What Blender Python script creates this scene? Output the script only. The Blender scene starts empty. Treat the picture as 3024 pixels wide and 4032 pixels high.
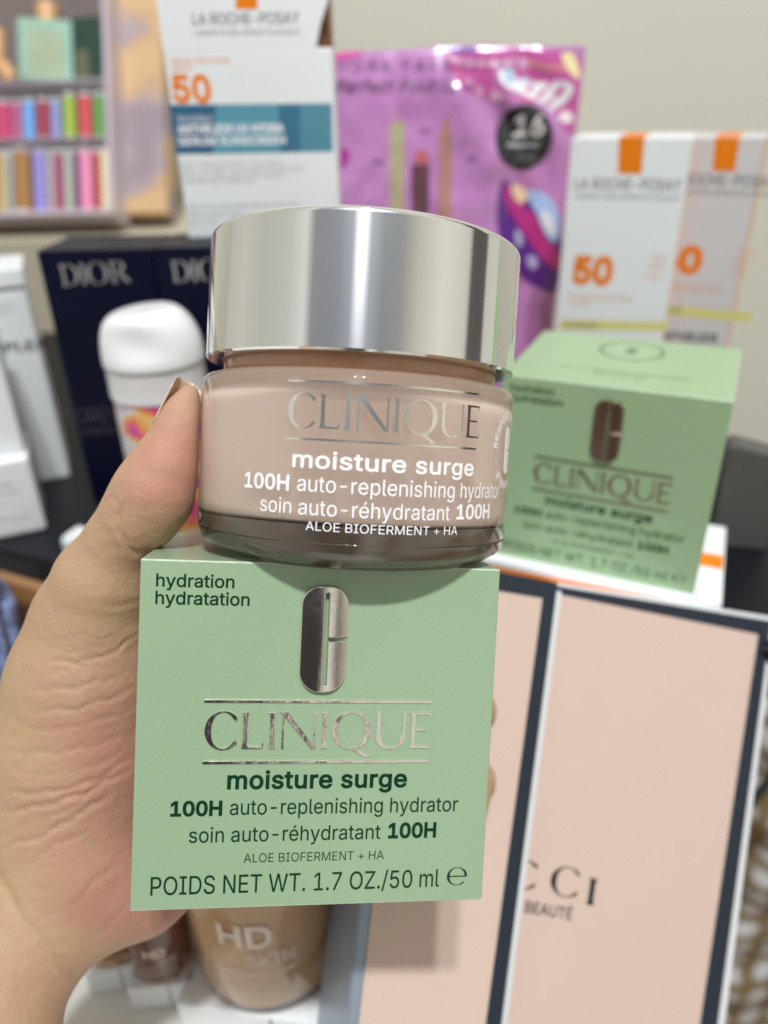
import bpy, bmesh, math, random, os
import numpy as np
from mathutils import Vector, Matrix, noise
random.seed(7); rng = np.random.default_rng(7)
scene = bpy.context.scene
COL = scene.collection
PI = math.pi
CM = 0.01

# ------------------------------------------------------------------ camera
F_PX, CX, CY = 3028.0, 1512.0, 2016.0           # focal length of the photograph in its own pixels
CAM_H = 0.17                                    # lens height over the black table top
dn = Vector((132.0, -5514.0, 3028.0)).normalized()      # straight down seen from the camera (right, up, forward)
up = -dn
xw = (Vector((1, 0, 0)) - up.x * up).normalized()
fw = Vector((0.0, 0.48134503, 0.87653121))
C3 = Matrix((xw, fw, up))                       # camera (right, up, forward) -> world (x, y, z)
CAMPOS = Vector((0, 0, CAM_H))
def c2w(v):                                     # cm in camera frame -> metres in world
    return CAMPOS + (C3 @ Vector(v)) * CM
def c2w_dir(v): return (C3 @ Vector(v)).normalized()
def ray(px, py): return Vector(((px - CX) / F_PX, (CY - py) / F_PX, 1.0))
def pz(px, py, z): return ray(px, py) * z       # point seen at a pixel, z cm away
r_, u_, f_ = c2w_dir((1, 0, 0)), c2w_dir((0, 1, 0)), c2w_dir((0, 0, 1))
cam_d = bpy.data.cameras.new('camera'); cam = bpy.data.objects.new('camera', cam_d); COL.objects.link(cam)
cam.matrix_world = Matrix((( r_.x, u_.x, -f_.x, 0), (r_.y, u_.y, -f_.y, 0), (r_.z, u_.z, -f_.z, CAM_H), (0, 0, 0, 1)))
cam_d.sensor_fit = 'VERTICAL'; cam_d.sensor_height = 36.0; cam_d.sensor_width = 27.0
cam_d.lens = F_PX / 4032 * 36.0
cam_d.clip_start = 0.01; cam_d.clip_end = 50
cam_d.dof.use_dof = True; cam_d.dof.focus_distance = 0.152; cam_d.dof.aperture_fstop = 8.4
scene.camera = cam

# jar axis and box frame fitted from the photograph (camera frame, cm)
BOXR = Matrix(((0.98899371, 0.04771916, -0.14005115), (-0.03932036, 0.99729278, 0.06213717), (0.14263713, -0.05594641, 0.98819262)))
BOXC = Vector((-1.32017, -4.56467, 15.59649)); BOX_W, BOX_H, BOX_D = 7.2, 7.0564, 5.7
JU = Vector((0.05544774, 0.9956251, -0.07520775)); JC = Vector((-0.76, -0.906, 17.681)); JR = 3.45
JN = Vector((0, 0, -1)); JN = (JN - JN.dot(JU) * JU).normalized(); JS = Vector((1, 0, 0)); JS = (JS - JS.dot(JU) * JU - JS.dot(JN) * JN).normalized()

# ------------------------------------------------------------------ world: soft light of the unseen room, bands added for lid and foil reflections
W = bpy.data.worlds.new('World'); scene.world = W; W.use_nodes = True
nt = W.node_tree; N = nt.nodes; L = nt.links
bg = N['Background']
tc = N.new('ShaderNodeTexCoord')
def wdot(v):
    n = N.new('ShaderNodeVectorMath'); n.operation = 'DOT_PRODUCT'; n.inputs[1].default_value = v
    L.new(tc.outputs['Generated'], n.inputs[0]); return n.outputs['Value']
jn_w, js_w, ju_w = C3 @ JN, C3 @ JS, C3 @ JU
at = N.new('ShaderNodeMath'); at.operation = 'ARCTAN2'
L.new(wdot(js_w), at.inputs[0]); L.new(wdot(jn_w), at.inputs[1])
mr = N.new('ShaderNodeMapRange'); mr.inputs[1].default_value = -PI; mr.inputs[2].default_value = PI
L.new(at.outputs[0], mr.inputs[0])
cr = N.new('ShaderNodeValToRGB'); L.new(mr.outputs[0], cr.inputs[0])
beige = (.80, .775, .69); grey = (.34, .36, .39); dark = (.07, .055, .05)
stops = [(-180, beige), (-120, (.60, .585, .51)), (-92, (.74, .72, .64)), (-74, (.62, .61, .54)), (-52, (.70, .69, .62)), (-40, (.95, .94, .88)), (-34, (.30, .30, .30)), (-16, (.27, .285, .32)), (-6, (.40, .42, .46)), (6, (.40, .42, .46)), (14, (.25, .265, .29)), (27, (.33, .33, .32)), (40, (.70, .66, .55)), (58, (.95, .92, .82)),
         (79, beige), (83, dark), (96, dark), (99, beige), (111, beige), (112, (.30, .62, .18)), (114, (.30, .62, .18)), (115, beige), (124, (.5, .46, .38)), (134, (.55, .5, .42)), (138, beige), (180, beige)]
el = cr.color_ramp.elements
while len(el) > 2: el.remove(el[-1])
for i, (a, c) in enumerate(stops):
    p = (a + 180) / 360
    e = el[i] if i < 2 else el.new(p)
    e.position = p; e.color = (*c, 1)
lowr = N.new('ShaderNodeValToRGB'); L.new(mr.outputs[0], lowr.inputs[0])  # lower bands, dark to bright, added for the foil to reflect
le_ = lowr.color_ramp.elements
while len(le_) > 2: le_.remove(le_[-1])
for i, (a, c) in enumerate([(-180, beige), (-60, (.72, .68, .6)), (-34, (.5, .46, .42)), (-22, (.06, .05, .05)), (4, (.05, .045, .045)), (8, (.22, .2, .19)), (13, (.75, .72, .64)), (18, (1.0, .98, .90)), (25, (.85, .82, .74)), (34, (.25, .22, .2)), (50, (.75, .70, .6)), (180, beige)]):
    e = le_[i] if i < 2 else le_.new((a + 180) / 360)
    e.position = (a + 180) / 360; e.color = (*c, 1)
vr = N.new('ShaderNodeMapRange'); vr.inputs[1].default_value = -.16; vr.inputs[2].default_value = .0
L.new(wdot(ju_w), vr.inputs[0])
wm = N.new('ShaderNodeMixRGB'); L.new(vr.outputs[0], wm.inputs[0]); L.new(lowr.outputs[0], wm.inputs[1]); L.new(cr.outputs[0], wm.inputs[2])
glow = N.new('ShaderNodeMapRange'); glow.interpolation_type = 'SMOOTHSTEP'; glow.inputs[1].default_value = R_ = math.radians(7.0); glow.inputs[2].default_value = math.radians(.8); glow.inputs[3].default_value = 0; glow.inputs[4].default_value = 1  # bright streak added to the surroundings for the lid's highlight
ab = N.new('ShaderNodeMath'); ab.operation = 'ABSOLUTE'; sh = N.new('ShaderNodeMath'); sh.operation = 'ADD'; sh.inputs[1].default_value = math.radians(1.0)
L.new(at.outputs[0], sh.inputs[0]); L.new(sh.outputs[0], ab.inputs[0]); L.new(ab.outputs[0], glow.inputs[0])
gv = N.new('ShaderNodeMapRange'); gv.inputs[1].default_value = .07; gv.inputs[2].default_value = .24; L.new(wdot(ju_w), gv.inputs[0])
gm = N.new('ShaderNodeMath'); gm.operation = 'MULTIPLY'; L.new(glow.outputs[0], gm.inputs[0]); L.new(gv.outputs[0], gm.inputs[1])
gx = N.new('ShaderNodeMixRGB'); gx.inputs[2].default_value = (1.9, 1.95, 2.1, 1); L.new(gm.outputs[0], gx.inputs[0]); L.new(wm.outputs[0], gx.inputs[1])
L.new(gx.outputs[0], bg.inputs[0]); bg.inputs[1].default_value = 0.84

# lamp of the room, up behind the photographer
def area(name, pos_c, target_c, size, power, color):
    ld = bpy.data.lights.new(name, 'AREA'); ld.shape = 'DISK'; ld.size = size; ld.energy = power; ld.color = color
    o = bpy.data.objects.new(name, ld); COL.objects.link(o)
    p, t = c2w(pos_c), c2w(target_c)
    o.matrix_world = Matrix.Translation(p) @ (t - p).to_track_quat('-Z', 'Y').to_matrix().to_4x4()
    return o
area('ceiling_lamp', (1, 140, -158), (0, -2, 17), .10, 27.0, (.97, .985, 1))
area('ceiling_lamp', (20, 141, -156), (0, -2, 17), .10, 27.0, (.97, .985, 1))

scene.view_settings.view_transform = 'Standard'; scene.view_settings.look = 'None'
scene.view_settings.exposure = -0.05; scene.view_settings.gamma = 1; scene.view_settings.use_curve_mapping = False
cy = scene.cycles
cy.use_denoising = True; cy.max_bounces = 12; cy.transmission_bounces = 12; cy.glossy_bounces = 6; cy.diffuse_bounces = 4
cy.transparent_max_bounces = 8; cy.caustics_reflective = True; cy.caustics_refractive = True; cy.sample_clamp_indirect = 6.0; cy.blur_glossy = 0.3

# ------------------------------------------------------------------ materials
def s2l(c):
    return tuple(((v / 255) / 12.92 if v / 255 <= .04045 else ((v / 255 + .055) / 1.055) ** 2.4) for v in c)
def mat(name, color, rough=.5, metal=0, spec=.5, coat=0, bump=0, bscale=400, var=0, vscale=60, **kw):
    m = bpy.data.materials.new(name); m.use_nodes = True
    t = m.node_tree; b = t.nodes['Principled BSDF']
    b.inputs['Base Color'].default_value = (*color, 1); b.inputs['Roughness'].default_value = rough
    b.inputs['Metallic'].default_value = metal; b.inputs['Specular IOR Level'].default_value = spec
    b.inputs['Coat Weight'].default_value = coat; b.inputs['Coat Roughness'].default_value = .12
    for k, v in kw.items(): b.inputs[k.replace('_', ' ')].default_value = v
    tcn = t.nodes.new('ShaderNodeTexCoord')
    if bump:
        n = t.nodes.new('ShaderNodeTexNoise'); n.inputs['Scale'].default_value = bscale; n.inputs['Detail'].default_value = 4
        bp = t.nodes.new('ShaderNodeBump'); bp.inputs['Strength'].default_value = bump; bp.inputs['Distance'].default_value = .0005
        t.links.new(tcn.outputs['Object'], n.inputs['Vector']); t.links.new(n.outputs['Fac'], bp.inputs['Height']); t.links.new(bp.outputs[0], b.inputs['Normal'])
    if var:
        n = t.nodes.new('ShaderNodeTexNoise'); n.inputs['Scale'].default_value = vscale; n.inputs['Detail'].default_value = 3
        mx = t.nodes.new('ShaderNodeMixRGB'); mx.inputs[1].default_value = (*[v * (1 - var) for v in color], 1); mx.inputs[2].default_value = (*[min(1, v * (1 + var)) for v in color], 1)
        t.links.new(tcn.outputs['Object'], n.inputs['Vector']); t.links.new(n.outputs['Fac'], mx.inputs[0]); t.links.new(mx.outputs[0], b.inputs['Base Color'])
    return m

M = {}
M['green'] = mat('green_card', (.305, .43, .268), .40, coat=.35, bump=.14, bscale=1300, var=.045, vscale=22)
M['green_far'] = mat('green_card_far', (.335, .485, .275), .4, coat=.3)
M['fold'] = mat('worn_lit_fold_line', (.50, .60, .46), .4, var=.4, vscale=500)  # wear plus the lit lip's highlight, put into the fold colour
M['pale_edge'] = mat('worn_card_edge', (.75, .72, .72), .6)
M['ink'] = mat('dark_green_ink', (.004, .040, .016), .45, spec=.12)
M['foil'] = mat('silver_foil', (.80, .77, .70), .13, 1, bump=.12, bscale=260)
M['foil_word'] = mat('silver_foil_word', (.80, .77, .70), .14, 1, bump=.5, bscale=200)
M['far_foil'] = mat('bronze_foil', (.34, .22, .17), .3, 1)
M['white_ink'] = mat('white_ink', (.93, .93, .95), .4)
M['jar_foil'] = mat('hot_stamp_silver', (.86, .84, .78), .14, 1)
M['cream'] = mat('pink_cream', (.97, .795, .69), .6)
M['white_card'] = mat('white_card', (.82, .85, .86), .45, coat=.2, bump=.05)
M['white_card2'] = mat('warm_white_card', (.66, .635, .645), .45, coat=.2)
M['grey_ink'] = mat('grey_ink', (.13, .135, .14), .5, spec=.2)
M['silver_ink'] = mat('silver_ink', (.17, .18, .19), .5, spec=.2)
M['orange'] = mat('orange_ink', (.84, .22, .008), .5, spec=.2)
M['orange_pale'] = mat('pale_orange_ink', (.85, .42, .22), .5)
M['yellow'] = mat('pale_yellow_ink', (.72, .68, .24), .5)
M['navy'] = mat('navy_card', (.003, .004, .020), .4, spec=.18)
M['navy_ink'] = mat('silver_on_navy', (.55, .54, .52), .35, .6)
M['navy_dim'] = mat('dim_navy_print', (.10, .10, .12), .35, .3)
M['black'] = mat('black_lacquer', (.006, .007, .010), .42, spec=.22, bump=.02)
M['wall'] = mat('beige_wall_paint', (.69, .68, .58), .8, bump=.05, bscale=120, var=.03, vscale=6)
M['ledge'] = mat('shaded_beige_paint', (.52, .48, .35), .8, var=.04, vscale=8)  # the wall's beige with its shade put into the colour as olive
M['white_plastic'] = mat('white_plastic', (.83, .83, .84), .28, coat=.3)
M['wood'] = mat('orange_brown_wood', (.30, .15, .055), .5, var=.25, vscale=30)
M['brown_dark'] = mat('dark_brown_wood', (.055, .018, .010), .6)
M['denim'] = mat('blue_cloth', (.20, .26, .46), .9, bump=.8, bscale=300, var=.3, vscale=40)
M['greypanel'] = mat('dark_grey_plastic', (.095, .09, .085), .5, bump=.05)
M['cable'] = mat('black_rubber', (.02, .02, .022), .5)
M['pinkpanel'] = mat('pink_paper', (.66, .50, .42), .6, bump=.25, bscale=900, var=.02)
M['charcoal'] = mat('charcoal_ribbed_paper', (.024, .032, .046), .5, spec=.25)
M['silveredge'] = mat('silver_white_edge', (.78, .80, .82), .3, .2)
M['greystripe'] = mat('border_sheen_blue', (.30, .36, .44), .35, .3)  # light reflected by the dark border, painted as pale blue-grey
M['dark_ink'] = mat('near_black_ink', (.015, .015, .018), .5, spec=.15)
M['tray'] = mat('white_paper_tray', (.74, .72, .68), .5)
M['mint'] = mat('mint_card', (.27, .47, .36), .5, var=.2, vscale=60)
M['darkgreen'] = mat('dark_green_card', (.012, .05, .03), .5)
M['peach'] = mat('peach_plastic', (.75, .42, .20), .4)
M['lilac_plastic'] = mat('lilac_tinted_plastic', (.62, .54, .60), .25)

def grain(m, sx, sy, amount):     # fine ribs, for the ribbed paper border
    t = m.node_tree; b = t.nodes['Principled BSDF']; tcn = t.nodes['Texture Coordinate']
    w = t.nodes.new('ShaderNodeTexWave'); w.inputs['Scale'].default_value = sx; w.inputs['Distortion'].default_value = 1.0
    bp = t.nodes.new('ShaderNodeBump'); bp.inputs['Strength'].default_value = amount; bp.inputs['Distance'].default_value = .0003
    t.links.new(tcn.outputs['Object'], w.inputs['Vector']); t.links.new(w.outputs['Fac'], bp.inputs['Height']); t.links.new(bp.outputs[0], b.inputs['Normal'])
grain(M['charcoal'], 500, 1, .5)

def glass(name, color, rough=0.0, ior=1.5):
    m = bpy.data.materials.new(name); m.use_nodes = True
    b = m.node_tree.nodes['Principled BSDF']
    b.inputs['Base Color'].default_value = (*color, 1); b.inputs['Transmission Weight'].default_value = 1
    b.inputs['Roughness'].default_value = rough; b.inputs['IOR'].default_value = ior
    return m
M['glass'] = glass('clear_jar_glass', (.985, .98, .965))
M['bottleglass'] = glass('bottle_glass', (.97, .96, .95), .02)
def thin_clear(name, color, alpha):
    m = mat(name, color, .15); m.node_tree.nodes['Principled BSDF'].inputs['Alpha'].default_value = alpha; return m
M['clear'] = thin_clear('clear_plastic_sheet', (.80, .74, .80), .035)

# lid metal: polished with fine grain that spreads the lamp's reflection
def lid_material():
    m = bpy.data.materials.new('polished_silver_lid'); m.use_nodes = True
    t = m.node_tree; b = t.nodes['Principled BSDF']
    b.inputs['Base Color'].default_value = (.89, .89, .87, 1); b.inputs['Metallic'].default_value = 1
    b.inputs['Roughness'].default_value = .025
    tcn = t.nodes.new('ShaderNodeTexCoord')
    n = t.nodes.new('ShaderNodeTexNoise'); n.inputs['Scale'].default_value = 3500; n.inputs['Detail'].default_value = 2
    bp = t.nodes.new('ShaderNodeBump'); bp.inputs['Strength'].default_value = .05; bp.inputs['Distance'].default_value = .00005
    t.links.new(tcn.outputs['Object'], n.inputs['Vector']); t.links.new(n.outputs['Fac'], bp.inputs['Height']); t.links.new(bp.outputs[0], b.inputs['Normal'])
    return m
M['lid'] = lid_material()
def lid_haze():
    # a second, rougher lobe for the soft glow under the lamp's reflection
    m = M['lid']; t = m.node_tree; b = t.nodes['Principled BSDF']; out = t.nodes['Material Output']
    g = t.nodes.new('ShaderNodeBsdfAnisotropic'); g.inputs['Color'].default_value = (.86, .87, .90, 1); g.inputs['Roughness'].default_value = .33
    t.links.new([x for x in t.nodes if x.type == 'BUMP'][0].outputs[0], g.inputs['Normal'])
    mx = t.nodes.new('ShaderNodeMixShader'); mx.inputs[0].default_value = .20
    t.links.new(b.outputs[0], mx.inputs[1]); t.links.new(g.outputs[0], mx.inputs[2]); t.links.new(mx.outputs[0], out.inputs[0])
lid_haze()

def skin_material():
    m = bpy.data.materials.new('skin'); m.use_nodes = True
    t = m.node_tree; b = t.nodes['Principled BSDF']
    at_ = t.nodes.new('ShaderNodeAttribute'); at_.attribute_name = 'flush'
    n = t.nodes.new('ShaderNodeTexNoise'); n.inputs['Scale'].default_value = 110; n.inputs['Detail'].default_value = 7
    tcn = t.nodes.new('ShaderNodeTexCoord'); t.links.new(tcn.outputs['Object'], n.inputs['Vector'])
    ad = t.nodes.new('ShaderNodeMath'); ad.operation = 'MULTIPLY_ADD'; ad.inputs[1].default_value = .55; 
    t.links.new(n.outputs['Fac'], ad.inputs[0]); 
    sb = t.nodes.new('ShaderNodeMath'); sb.operation = 'SUBTRACT'; sb.inputs[1].default_value = .27
    t.links.new(at_.outputs['Fac'], sb.inputs[0]); t.links.new(sb.outputs[0], ad.inputs[2])
    rp = t.nodes.new('ShaderNodeValToRGB'); e = rp.color_ramp.elements
    e[0].position = 0; e[0].color = (.495, .335, .19, 1); e[1].position = 1; e[1].color = (.49, .25, .18, 1)
    k = e.new(.5); k.color = (.495, .30, .195, 1)
    t.links.new(ad.outputs[0], rp.inputs[0]); t.links.new(rp.outputs[0], b.inputs['Base Color'])
    b.inputs['Roughness'].default_value = .5; b.inputs['Specular IOR Level'].default_value = .4
    b.inputs['Subsurface Weight'].default_value = .35; b.inputs['Subsurface Radius'].default_value = (1, .35, .18); b.inputs['Subsurface Scale'].default_value = .004
    v = t.nodes.new('ShaderNodeTexNoise'); v.inputs['Scale'].default_value = 750; v.inputs['Detail'].default_value = 7; v.inputs['Roughness'].default_value = .65
    mp = t.nodes.new('ShaderNodeMapping'); mp.inputs['Scale'].default_value = (1, 1, 1)
    t.links.new(tcn.outputs['Object'], mp.inputs[0]); t.links.new(mp.outputs[0], v.inputs['Vector'])
    bp = t.nodes.new('ShaderNodeBump'); bp.inputs['Strength'].default_value = .5; bp.inputs['Distance'].default_value = .0006
    vo = t.nodes.new('ShaderNodeTexVoronoi'); vo.feature = 'DISTANCE_TO_EDGE'; vo.inputs['Scale'].default_value = 1500
    vm = t.nodes.new('ShaderNodeMapRange'); vm.inputs[2].default_value = .12; t.links.new(tcn.outputs['Object'], vo.inputs['Vector']); t.links.new(vo.outputs['Distance'], vm.inputs[0])
    av = t.nodes.new('ShaderNodeMath'); av.operation = 'MULTIPLY_ADD'; av.inputs[1].default_value = .13; t.links.new(vm.outputs[0], av.inputs[0]); t.links.new(v.outputs['Fac'], av.inputs[2])
    t.links.new(av.outputs[0], bp.inputs['Height']); t.links.new(bp.outputs[0], b.inputs['Normal'])
    return m
M['skin'] = skin_material()
M['nail'] = mat('fingernail', (.54, .42, .29), .25, coat=.5, Subsurface_Weight=.3, Subsurface_Scale=.002)

# ------------------------------------------------------------------ object helpers
def tag(o, label=None, cat=None, group=None, kind=None):
    if label: o['label'] = label
    if cat: o['category'] = cat
    if group: o['group'] = group
    if kind: o['kind'] = kind
    return o
def root(name, M4, label, cat, group=None):
    o = bpy.data.objects.new(name, None); o.empty_display_size = .01; COL.objects.link(o); o.matrix_world = M4
    return tag(o, label, cat, group)
def link(name, me, m, parent=None, smooth=False):
    o = bpy.data.objects.new(name, me); COL.objects.link(o)
    if m is not None:
        me.materials.clear(); me.materials.append(m)
    if parent: o.parent = parent
    if smooth:
        for p in me.polygons: p.use_smooth = True
    return o
def bm_obj(name, bm, m, parent=None, smooth=False, keepmat=False):
    me = bpy.data.meshes.new(name); bm.to_mesh(me); bm.free()
    o = link(name, me, m, parent, smooth)
    return o
def add_box(bm, x0, x1, y0, y1, z0, z1, bevel=0, seg=2):     # cm in, metres out
    vs = [bm.verts.new((x * CM, y * CM, z * CM)) for x in (x0, x1) for y in (y0, y1) for z in (z0, z1)]
    F = [(0, 1, 3, 2), (4, 6, 7, 5), (0, 4, 5, 1), (2, 3, 7, 6), (0, 2, 6, 4), (1, 5, 7, 3)]
    fs = [bm.faces.new([vs[i] for i in f]) for f in F]
    bmesh.ops.recalc_face_normals(bm, faces=fs)
    if bevel:
        es = list({e for f in fs for e in f.edges})
        bmesh.ops.bevel(bm, geom=es, offset=bevel * CM, segments=seg, profile=.5, affect='EDGES')
    return bm
def box_obj(name, dims, m, parent, bevel=.04, seg=2):
    bm = bmesh.new(); add_box(bm, *dims, bevel=bevel, seg=seg); return bm_obj(name, bm, m, parent)
def frame_at(origin_c_world, yaw):      # world coords in cm relative to the camera foot (z relative to camera)
    x, y, z = origin_c_world
    return Matrix.Translation(CAMPOS + Vector((x, y, z)) * CM) @ Matrix.Rotation(yaw, 4, 'Z')
# everything flat that is printed: local frame x right, z up, front at y = const
class Face:
    """front face of a thing: turns the photograph's measurements into centimetres on that face"""
    def __init__(s, M4, y): s.M = M4; s.inv = M4.inverted(); s.y = y
    def uv(s, px, py):
        o = s.inv @ CAMPOS; d = s.inv.to_3x3() @ (C3 @ ray(px, py))
        t = (s.y * CM - o.y) / d.y; p = o + d * t
        return p.x / CM, p.z / CM
    def uvh(s, px, py):                 # on a horizontal face at local z = y
        o = s.inv @ CAMPOS; d = s.inv.to_3x3() @ (C3 @ ray(px, py))
        t = (s.y * CM - o.z) / d.z; p = o + d * t
        return p.x / CM, p.y / CM
_cap = None
try: SANS = bpy.data.fonts.load(os.path.join(bpy.utils.resource_path('LOCAL'), 'datafiles', 'fonts', 'Inter.woff2'))   # ships with Blender
except Exception: SANS = None
def text_outline(body, spacing=1.0, shear=0.0, res=5):
    cu = bpy.data.curves.new('text', 'FONT'); cu.body = body; cu.size = 1; cu.fill_mode = 'NONE'
    if SANS: cu.font = SANS
    cu.space_character = spacing; cu.shear = shear; cu.resolution_u = res
    o = bpy.data.objects.new('text', cu); COL.objects.link(o)
    me = bpy.data.meshes.new_from_object(o.evaluated_get(bpy.context.evaluated_depsgraph_get()))
    bpy.data.objects.remove(o); bpy.data.curves.remove(cu)
    co = [v.co.to_2d() for v in me.vertices]; ed = [tuple(e.vertices) for e in me.edges]
    bpy.data.meshes.remove(me)
    return co, ed
def fill_outline(co, ed):
    """triangles inside closed outlines, by winding number"""
    nxt = {}                              # walk each loop so that all its edges point the same way
    adj = {}
    for a, b in ed: adj.setdefault(a, []).append(b); adj.setdefault(b, []).append(a)
    seen = set(); de = []
    for st in sorted(adj):
        if st in seen: continue
        seen.add(st); cur = st; prev = None
        while True:
            n_ = st + 1 if prev is None and st + 1 in adj[st] else next((q for q in adj[cur] if q != prev), None)
            if n_ is None: break
            de.append((cur, n_)); prev, cur = cur, n_
            if cur == st or cur in seen: break
            seen.add(cur)
    from mathutils.geometry import delaunay_2d_cdt
    V, E_, F_, *_ = delaunay_2d_cdt([Vector(c) for c in co], ed, [], 0, 1e-6)
    P = np.array([c[:] for c in co]); A_ = P[[a for a, b in de]]; B_ = P[[b for a, b in de]]
    out = []; Vn = np.array([v[:] for v in V])
    C_ = np.array([Vn[list(f)].mean(0) for f in F_])
    y0, y1 = A_[:, 1], B_[:, 1]
    for f, c in zip(F_, C_):
        up_ = (y0 <= c[1]) & (y1 > c[1]); dn_ = (y0 > c[1]) & (y1 <= c[1])
        m = up_ | dn_
        xx = A_[m, 0] + (c[1] - y0[m]) / (y1[m] - y0[m]) * (B_[m, 0] - A_[m, 0])
        w = int((up_[m] & (xx > c[0])).sum()) - int((dn_[m] & (xx > c[0])).sum())
        if w != 0: out.append(list(f))
    return np.array([(v[0], v[1], 0.0) for v in Vn]), out
def fatten(co, fs, w):
    """push the outline of a filled flat text outwards by w, each boundary corner along its own mitre"""
    key = {}; rid = []
    for c in co:
        k_ = (round(float(c[0]), 5), round(float(c[1]), 5)); rid.append(key.setdefault(k_, len(key)))
    cnt = {}
    for f in fs:
        n = len(f); cxm = sum(co[i][0] for i in f) / n; cym = sum(co[i][1] for i in f) / n
        for a, b in zip(f, f[1:] + f[:1]):
            A_, B_ = rid[a], rid[b]
            if A_ != B_: cnt.setdefault((min(A_, B_), max(A_, B_)), []).append((a, b, cxm, cym))
    acc = {}
    for (A_, B_), l in cnt.items():
        if len(l) != 1: continue
        a, b, cxm, cym = l[0]; dx, dy = co[b][0] - co[a][0], co[b][1] - co[a][1]; L_ = math.hypot(dx, dy)
        if L_ < 1e-7: continue
        nx_, ny_ = dy / L_, -dx / L_
        if (cxm - co[a][0]) * nx_ + (cym - co[a][1]) * ny_ > 0: nx_, ny_ = -nx_, -ny_
        for q in (A_, B_): acc.setdefault(q, []).append((nx_, ny_))
    off = {}
    for q, l in acc.items():
        mx_, my_ = sum(v[0] for v in l), sum(v[1] for v in l); m_ = math.hypot(mx_, my_)
        if m_ < 1e-6: continue
        mx_ /= m_; my_ /= m_; d_ = max(.5, mx_ * l[0][0] + my_ * l[0][1]); off[q] = (mx_ * w / d_, my_ * w / d_)
    for i, q in enumerate(rid):
        if q in off: co[i][0] += off[q][0]; co[i][1] += off[q][1]
    return co
def text_data(body, weight=0.0, **k):
    global _cap
    if _cap is None:
        _cap = max(c.y for c in text_outline('H')[0])
    co, fs = fill_outline(*text_outline(body, **k))
    if weight: co = fatten(co, fs, weight)
    co[:, 0] -= co[:, 0].min(); w = co[:, 0].max()
    co[:, 0] /= w; co[:, 1] /= _cap
    return co, fs                      # x 0..1, cap height 1
class Print:
    """collects flat printing on a face into one mesh"""
    def __init__(s, face, off=.006): s.face = face; s.v = []; s.f = []; s.off = off
    def add(s, pts, fs, z=None):
        b = len(s.v); y = s.face.y - s.off
        for i, (u, v) in enumerate(pts): s.v.append((u * CM, (y - (z[i] if z is not None else 0)) * CM, v * CM))
        s.f += [[b + i for i in f] for f in fs]
    def text(s, body, a, b, cap, **k):   # a, b: baseline ends in the photograph, cap: cap height there
        (u0, v0), (u1, v1) = s.face.uv(*a), s.face.uv(*b)
        mx, my = (a[0] + b[0]) / 2, (a[1] + b[1]) / 2
        h = math.dist(s.face.uv(mx, my), s.face.uv(mx, my - cap))
        co, fs = text_data(body, **k)
        s.add([(u0 + (u1 - u0) * x + 0, v0 + (v1 - v0) * x + h * y) for x, y, _ in co], fs)
    def poly(s, pxs):
        s.add([s.face.uv(*p) for p in pxs], [list(range(len(pxs)))])
    def polyuv(s, uv): s.add(uv, [list(range(len(uv)))])
    def glyphs(s, word, a, b, cap, gap=.12, thick=1):
        (u0, v0), (u1, v1) = s.face.uv(*a), s.face.uv(*b)
        mx, my = (a[0] + b[0]) / 2, (a[1] + b[1]) / 2
        h = math.dist(s.face.uv(mx, my), s.face.uv(mx, my - cap))
        pts, fs = word_mesh(word, gap)
        s.add([(u0 + (u1 - u0) * x, v0 + (v1 - v0) * x + h * y) for x, y in pts], fs)
    def make(s, name, m, parent, label=None):
        me = bpy.data.meshes.new(name); me.from_pydata(s.v, [], s.f); me.update()
        o = link(name, me, m, parent)
        if label: o['label'] = label
        return o

# display capitals with thick and thin strokes; each glyph = list of outlines (convex-ish strips), unit cap height
def ring(cx, cy, rx, ry, tmin, tmax, a0, a1, n=40, ang=0.0):
    """stroke along an ellipse, thick at the sides and thin on top and bottom -> quads"""
    P = []; Q = []
    for i in range(n + 1):
        a = a0 + (a1 - a0) * i / n
        t = tmin + (tmax - tmin) * abs(math.cos(a - ang)) ** 1.5
        P.append((cx + rx * math.cos(a), cy + ry * math.sin(a)))
        Q.append((cx + (rx - t) * math.cos(a), cy + (ry - t * .75) * math.sin(a)))
    pts = P + Q; m = n + 1
    return pts, [[i, i + 1, m + i + 1, m + i] for i in range(n)]
def stem(x, w, y0=0, y1=1, fl=.18):
    f = w * fl
    pts = [(x, y0), (x + w, y0), (x + w - f, y0 + .15 * (y1 - y0)), (x + w - f, y1 - .15 * (y1 - y0)), (x + w, y1), (x, y1), (x + f, y1 - .15 * (y1 - y0)), (x + f, y0 + .15 * (y1 - y0))]
    return pts, [[0, 1, 2, 7], [7, 2, 3, 6], [6, 3, 4, 5]]
def quad(*p): return list(p), [[0, 1, 2, 3]]
R2 = math.radians
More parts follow.
